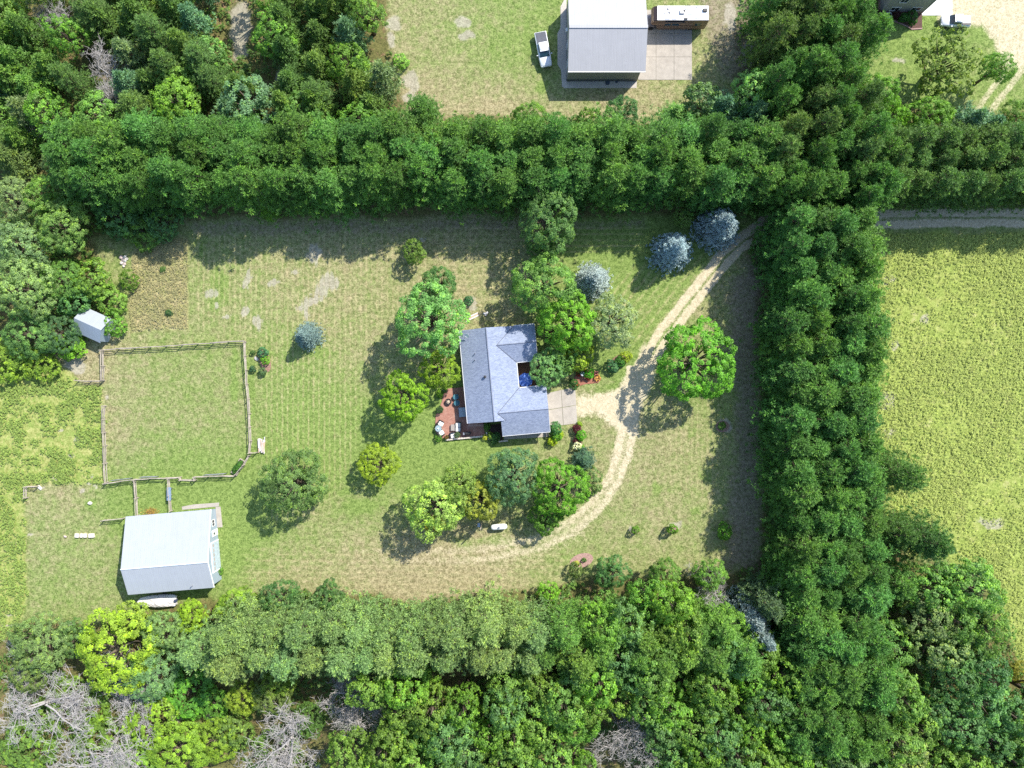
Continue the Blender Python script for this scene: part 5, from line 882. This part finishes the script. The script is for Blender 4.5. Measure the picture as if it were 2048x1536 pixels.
# garden trees round the house
for px, py, r, h, kind, t, lab in [
    (859, 642, 70, 12.5, 'maple', T_PALE, 'large silvery green maple at the upper left corner of the house'), (880, 568, 36, 6, 'maple', T_DARK, 'round dark green tree behind the silvery maple'), (880, 738, 44, 6.5, 'oak', (.20, .30, .025), 'olive tree against the left wall of the house'), (806, 795, 50, 8, 'oak', (.16, .30, .022), 'bright yellow-green tree on the lawn left of the patio'),
    (1090, 568, 62, 10, 'maple', (.14, .27, .06), 'large bright maple behind the house, next to the blue spruce'), (1138, 645, 60, 10, 'maple', T_BRIGHT, 'vivid green maple right of the house roof'), (1224, 645, 54, 9, 'locust', (.20, .26, .12), 'thin airy grey-green tree beside the driveway bend'), (1098, 738, 38, 6, 'ash', (.17, .30, .10), 'grey-green tree overhanging the courtyard deck'),
    (1160, 705, 28, 4, 'bush', (.19, .29, .03), 'yellow-green bush at the foot of the vivid green maple'), (1127, 716, 28, 5, 'bush', (.11, .21, .05), 'green bush between courtyard and vivid maple'),
    (1393, 724, 84, 10.5, 'oak', (.105, .25, .022), 'broad bright green oak on its own beside the driveway'), (828, 503, 27, 4.5, 'locust', (.12, .21, .04), 'small tree standing alone at the hedge shadow\'s edge'), (1096, 440, 64, 11, 'ash', (.125, .22, .06), 'spreading green tree in front of the long hedge'), (1082, 495, 30, 5, 'maple', T_DARK, 'small tree under the spreading one before the hedge'),
    (587, 966, 70, 8.5, 'ash', (.125, .205, .058), 'wide olive-green ash on the lawn near the white barn'), (756, 928, 44, 4.6, 'oak', (.20, .285, .025), 'round golden-tinged tree in the middle of the lawn'), (872, 1014, 62, 10, 'willow', T_WILLOW, 'pale yellow-green willow beside the drive loop'), (918, 968, 42, 9, 'willow', (.18, .28, .07), 'green top of the tree behind the pale willow'),
    (962, 1002, 42, 8, 'oak', (.22, .25, .04), 'yellow-tinged tree between willow and gas tank'), (868, 1050, 24, 6, 'oak', T_GOLD, 'golden leafy shoot under the pale willow'), (1028, 950, 58, 9.5, 'ash', (.12, .225, .095), 'dark blue-green ash below the house'), (1120, 975, 64, 9, 'oak', T_BRIGHT, 'vivid green tree inside the drive loop'), (1092, 1035, 36, 5, 'oak', (.10, .22, .03), 'low green tree in the shade of the vivid one inside the loop'),
    (1367, 437, 20, 4, 'locust', (.13, .22, .05), 'slender green sapling between hedge and blue spruces'), (1168, 918, 24, 3.2, 'juniper', (.075, .14, .08), 'dark blue-green conifer beside the drive loop'), (1180, 960, 24, 2.2, 'bush', (.13, .20, .06), 'grey-green bush between vivid tree and drive loop')]:
    crown_at(kind, px, py, r, h, t, lab)
for px, py, r, h, lab in [(1347, 499, 41, 7.8, 'blue spruce below the bigger one beside the driveway'), (1440, 452, 48, 9, 'largest blue spruce, touching the driveway at the hedge'), (1185, 560, 40, 7, 'blue spruce next to the bright maple behind the house'), (613, 671, 28, 5.2, 'small round blue spruce alone on the open lawn')]:
    crown_at('spruce', px, py, r, h, T_BLUE if r > 30 else (.17, .25, .235), lab)
# wood below: two planted rows of pale pines, then broadleaf trees
for row, (by, nm) in enumerate(((1222, 'upper'), (1262, 'lower'))):
    n = 21
    for k in range(n):
        px = 500 + k * 48 + (22 if row else 0) + R.uniform(-8, 8); x, y = gpx(px, by + R.uniform(-7, 7))
        if px > 1440: continue
        plant('pine', x, y, R.uniform(3.0, 3.9), R.uniform(12, 15), T_PALEPINE if px < 1080 else T_WOOD, f'pale pine in the {nm} row along the bottom lawn edge, {ORD[k + 1]} from the barn end', 'pale pines along the bottom lawn edge', var=.18, tilt=.03)
fill([(700, 1345), (900, 1350), (1140, 1360), (1200, 1220), (1330, 1180), (1400, 1215), (1480, 1260), (1560, 1320), (1570, 1420), (1620, 1440), (1640, 1600), (690, 1600), (690, 1480), (770, 1400)], 58, 15,
     lambda rr, a, b: ('forest', rr.uniform(38, 48), rr.uniform(11, 15), rr.choice([T_WOOD, T_MAPLE, (.10, .20, .06), (.125, .215, .035)]), 'leafy tree'), 'bottom wood', 'leafy trees of the bottom wood')
fill([(1640, 1440), (1600, 1560), (1600, 1610), (2110, 1610), (2110, 1400), (2020, 1340), (1990, 1230), (1950, 1160), (1860, 1160), (1830, 1240), (1850, 1330), (1790, 1380), (1720, 1410)], 64, 16,
     lambda rr, a, b: ('forest', rr.uniform(42, 54), rr.uniform(10, 14), rr.choice([T_WOOD, T_DARK, (.10, .20, .06), (.16, .23, .075)]), 'leafy tree'), 'corner wood below the field', 'leafy trees of the corner wood')
for px, py, r, h, kind, t, lab in [
    (1225, 1145, 34, 6, 'maple', T_DARK, 'dark tree at the top edge of bottom wood, beside the oval flower bed'), (1330, 1150, 34, 7, 'maple', T_WOOD, 'green tree at the top edge of the bottom wood'), (1420, 1150, 32, 7, 'maple', T_WOOD, 'green tree next to the shaded lawn corner of the bottom wood'), (1098, 1185, 24, 4, 'maple', T_BRIGHT, 'small vivid green tree at the edge of the bottom lawn'),
    (1150, 1140, 14, 2, 'bush', (.12, .19, .06), 'small bush beside the oval flower bed'), (560, 1200, 40, 7, 'maple', T_DARK, 'dark green tree at the top of the pale pines, nearest the barn'), (655, 1195, 32, 5, 'maple', T_DARK, 'dark round tree before the pale pines'), (475, 1215, 42, 5, 'maple', (.19, .29, .03), 'yellow-green tree right of the covered boat'), (385, 1234, 34, 4.5, 'maple', (.18, .30, .025), 'yellow-green tree just below the covered boat'),
    (262, 1242, 40, 5.5, 'maple', (.22, .32, .05), 'lime tree below the white barn\'s corner'), (232, 1300, 78, 8.5, 'maple', T_LIME, 'largest lime-yellow tree below the white barn'), (85, 1285, 66, 7, 'ash', (.145, .235, .08), 'large dark olive tree at the lower left'), (60, 1345, 40, 6, 'ash', (.13, .20, .06), 'olive tree above the dead trees at the left edge'), (150, 1280, 40, 5, 'maple', (.09, .17, .05), 'dark tree left of the largest lime-yellow tree'),
    (330, 1265, 40, 7, 'ash', (.14, .23, .08), 'grey-green tree between lime tree and pale pines'), (305, 1345, 58, 7, 'ash', (.13, .22, .08), 'dark olive tree below the lime-yellow one'), (400, 1300, 44, 10, 'pine', T_PALEPINE, 'pale pine at the barn end, apart from the rows'), (450, 1310, 44, 11, 'pine', T_PALEPINE, 'pale pine beside the barn-end one'), (490, 1395, 36, 5, 'maple', (.19, .28, .03), 'yellow-green tree in the clearing below the pale pines'), (545, 1390, 42, 6, 'ash', (.12, .18, .05), 'olive tree between yellow-green tree and dead tree'), (560, 1360, 36, 6, 'maple', (.16, .25, .03), 'yellow-green tree under the pale pines'),
    (615, 1440, 34, 5, 'ash', (.09, .18, .04), 'green feathery tree between the two grey dead trees'), (380, 1385, 44, 2.5, 'bush', (.10, .24, .03), 'low bright bush in the lower left clearing'), (430, 1405, 34, 2, 'bush', (.11, .24, .03), 'low green bush beside the rocks in the clearing'), (300, 1440, 50, 4, 'bush', (.17, .29, .03), 'large lime bush right of the big dead trees'), (360, 1500, 60, 5, 'maple', (.19, .31, .035), 'lime tree at the bottom edge of the picture'), (430, 1480, 44, 4, 'maple', (.17, .28, .03), 'green bushy tree beside the lime tree at the bottom edge'), (280, 1515, 44, 3, 'bush', (.15, .25, .04), 'pale green bush at the bottom among dead branches'), (470, 1460, 34, 3.5, 'bush', (.12, .20, .04), 'olive bush left of the bottom dead tree'),
    (150, 1420, 60, 2, 'bush', (.12, .22, .035), 'green undergrowth bush seen through the dead branches'), (60, 1490, 50, 2, 'bush', (.13, .22, .04), 'green bush beneath the corner dead tree'), (200, 1490, 50, 2, 'bush', (.12, .21, .035), 'green bush beneath the middle dead tree'), (560, 1500, 44, 2, 'bush', (.10, .18, .04), 'green bush beneath the bottom dead tree'),
    (1495, 1228, 40, 11, 'spruce', T_BLUE, 'pale blue spruce at the end of the bottom wood, upper one'), (1514, 1264, 38, 12, 'spruce', (.26, .34, .33), 'pale blue spruce at the end of the bottom wood, lower one'), (1530, 1205, 40, 12, 'pine', (.09, .15, .07), 'grey-green pine behind the two pale blue spruces'),
    (1930, 1195, 66, 9, 'maple', T_DARK, 'large dark green tree at the corner of the weed field'), (1900, 1290, 60, 9, 'willow', (.11, .19, .06), 'green tree below the large dark one by the field'), (2040, 1345, 24, 4, 'maple', T_GOLD, 'golden yellow tree at the picture edge below the field'), (1775, 1290, 46, 11, 'forest', T_WOOD, 'leafy tree filling the gap behind the belt\'s lower part'), (1800, 1370, 46, 10, 'forest', T_WOOD, 'leafy tree at the foot of the belt\'s field side'), (1790, 1165, 44, 10, 'pine', T_PINE, 'pine at the foot of the belt on the field side')]:
    crown_at(kind, px, py, r, h, t, lab)
for px, py, r, h, lab in [(50, 1440, 120, 12, 'large grey dead tree in the lower left picture corner'), (215, 1425, 100, 11, 'grey dead tree right of the corner one, below the olive tree'), (180, 1520, 115, 12, 'grey dead tree lying over the bottom edge at the left'), (30, 1350, 60, 9, 'thin bare tree at the left edge above the dead ones'), (560, 1485, 100, 13, 'grey dead tree at the bottom edge, left of the leafy wood'), (702, 1425, 78, 17, 'bare purplish-grey tree under the pale pines'), (1245, 1490, 78, 18, 'bare grey tree in the middle of the bottom wood'), (1432, 1185, 50, 12, 'small bare tree at the top right of the bottom wood'), (2015, 1485, 46, 9, 'bare tree in the lower right picture corner'), (2030, 1440, 30, 8, 'thin bare tree above the corner one at lower right')]:
    crown_at('dead', px, py, r, h, (1, 1, 1), lab)
# shrubs and saplings
for px, py, r, h, t, lab in [
    (1110, 858, 13, 1.8, (.06, .17, .05), 'dark green shrub at the corner of garage and concrete pad'), (1113, 872, 9, 1.5, (.10, .24, .02), 'green shrub between the dark one and the lime ball'), (1104, 882, 8, 1.1, (.32, .42, .02), 'lime ball shrub below the garage corner'), (1121, 870, 6, 1.0, (.30, .40, .02), 'lime shrub beside the garage corner shrubs'),
    (1153, 857, 7, 1.2, (.10, .02, .03), 'wine-red shrub below the concrete pad corner'), (1161, 871, 9, 1.5, (.10, .30, .02), 'vivid green shrub in the strip below the concrete pad'), (1152, 883, 6, 1.0, (.11, .03, .035), 'dark red shrub above the white-flowering one'), (1154, 892, 8, 1.3, (.62, .64, .48), 'white-flowering shrub in the strip below the pad'), (1162, 896, 6, 1.1, (.13, .30, .03), 'small green shrub beside the white-flowering one'), (1159, 848, 5, .9, (.22, .34, .03), 'small lime shrub at the concrete pad corner'),
    (1252, 713, 10, 1.4, (.26, .33, .03), 'lime shrub at the tip of the bed by the driveway'), (1240, 724, 9, 1.2, (.06, .18, .03), 'green shrub in the middle of the driveway bed'), (1225, 733, 12, 1.3, (.06, .15, .06), 'dark green shrub at the house end of the driveway bed'), (1178, 747, 9, 1.2, (.08, .30, .02), 'vivid green shrub among the red flowers'), (1148, 768, 9, 1.3, (.05, .13, .03), 'dark shrub at the top edge of the concrete pad'), (1161, 741, 7, 1.0, (.05, .11, .03), 'dark shrub behind the red flowers'),
    (526, 705, 9, 1.2, (.07, .18, .08), 'blue-green shrub in the bed outside the paddock fence'), (531, 719, 8, 1.0, (.15, .30, .03), 'bright green shrub in the bed outside the paddock fence'), (506, 705, 4.5, .7, (.07, .14, .04), 'tiny upper shrub next to the paddock fence'), (506, 738, 5.5, .8, (.05, .13, .06), 'tiny lower shrub next to the paddock fence'), (525, 744, 7, .9, (.08, .15, .06), 'low grey-green shrub at the foot of the paddock bed'),
    (1448, 1062, 14, 2.2, (.13, .28, .03), 'bright sapling at the edge of the belt\'s shadow'), (1344, 1058, 9, 2.0, (.14, .27, .03), 'small sapling on the lawn with a mulch ring, middle of three'), (1271, 1060, 7, 1.4, (.12, .24, .03), 'tiny sapling on the lawn, nearest the drive loop'), (1153, 1127, 6, .9, (.35, .37, .06), 'yellow shrub in the oval flower bed'), (1168, 1120, 4, .6, (.10, .20, .04), 'tiny green plant in the oval flower bed'), (1444, 852, 7, 1.0, (.09, .20, .03), 'young plant in a mulch ring in the belt\'s shadow'),
    (338, 626, 6, .6, (.05, .12, .04), 'tiny dark shrub in the dry grass patch'), (326, 539, 5, .5, (.09, .17, .04), 'tiny green tuft near the top of the dry grass patch'), (938, 601, 8, .8, (.05, .15, .06), 'low dark shrub on the bare soil behind the silvery maple'),
    (1742, 14, 9, 1.6, (.05, .018, .02), 'dark red bush at the side of the neighbour\'s house'), (1757, 32, 8, 1.3, (.06, .02, .022), 'dark red bush below the neighbour\'s house corner'), (1790, 30, 7, 1.2, (.055, .02, .02), 'dark red bush right of the air conditioner'), (1806, 36, 8, 1.2, (.05, .14, .03), 'green bush under the neighbour\'s windows, left one'), (1823, 36, 11, 1.4, (.06, .16, .03), 'green bush under the neighbour\'s windows, larger right one'),
    (975, 853, 6, 1.2, (.09, .20, .03), 'green shrub in the bed between patio and garage'), (990, 876, 10, 1.0, (.06, .15, .04), 'low dark shrub inside the curved stone edging'), (981, 871, 6, .9, (.18, .30, .05), 'pale leafy plant inside the curved stone edging'), (970, 874, 4.5, .6, (.40, .42, .05), 'yellow flowering plant at the end of the patio wall'), (880, 787, 7, .9, (.17, .30, .03), 'lime shrub at the upper tip of the patio'), (877, 876, 6, .8, (.10, .22, .03), 'green plant at the lower tip of the patio'), (802, 126, 13, 1.3, (.17, .31, .05), 'lime bush at the edge of the far lawn beside the wood'), (1110, 670, 14, 1.4, (.10, .06, .03), 'reddish bush in the shade right of the roof'), (440, 1142, 6, .9, (.11, .24, .03), 'green shrub at the white barn\'s front corner')]:
    crown_at('shrub', px, py, r, h, t, lab, var=.05)

# uncountable ground cover
def cover(name, label, cat, n, test, tint, hgt, rad, per, leaf, seed, asp=.35, mode='tuft', m=LEAF, up=1.1, box=(-86, 86, -64, 64)):
    rs = np.random.RandomState(seed); x = rs.uniform(box[0], box[1], n); y = rs.uniform(box[2], box[3], n); ok = test(x, y, rs); x = x[ok]; y = y[ok]
    C = np.stack([x, y, hgt * rs.uniform(.2, 1, len(x))], -1); O = np.tile(np.array([[0, 0, 1.]]), (len(x), 1))
    o = link(name, clumped(name, rs, C, O, rad * rs.uniform(.6, 1.4, len(x)), per, leaf, asp, m, mode, up)); o.color = (*tint, 1)
    return tag(o, label, cat, kind='stuff')
cover('field_weeds', 'knee-high yellow-green weeds covering the open field', 'weeds', 62000, lambda x, y, rs: (sample(weed, x, y) > .6) & (.35 * vnoise(x, y, 77, 1.3) + .65 * vnoise(x, y, 78, 6) > .15 + .6 * rs.rand(len(x))), (.36, .425, .115), .18, .22, 6, .19, 1, .5, 'leaf', m=GRASSY, box=(50, 86, -46, 24))
cover('meadow_grass', 'long tufted grass of the rough meadow', 'grass', 26000, lambda x, y, rs: (sample(wild, x, y) > .6) & (vnoise(x, y, 79, 1.4) > .25 + .5 * rs.rand(len(x))), (.24, .33, .08), .24, .28, 6, .26, 2, .45, 'leaf', m=GRASSY, box=(-88, -64, -42, 8))
cover('dry_grass', 'tall tan grass patch left uncut beside the lawn', 'grass', 4200, lambda x, y, rs: sample(tan, x, y) > .7, (.34, .32, .16), .14, .22, 4, .26, 3, .3, 'leaf', m=GRASSY, box=(-62, -51, 8, 24))
cover('undergrowth', 'dark leafy undergrowth beneath the woods', 'undergrowth', 42000, lambda x, y, rs: (sample(forest, x, y) > .7) & (sample(bare, x, y) < .3) & (vnoise(x, y, 81, 3.5) > .45), (.12, .21, .045), .7, .55, 9, .36, 4, .7, 'leaf')
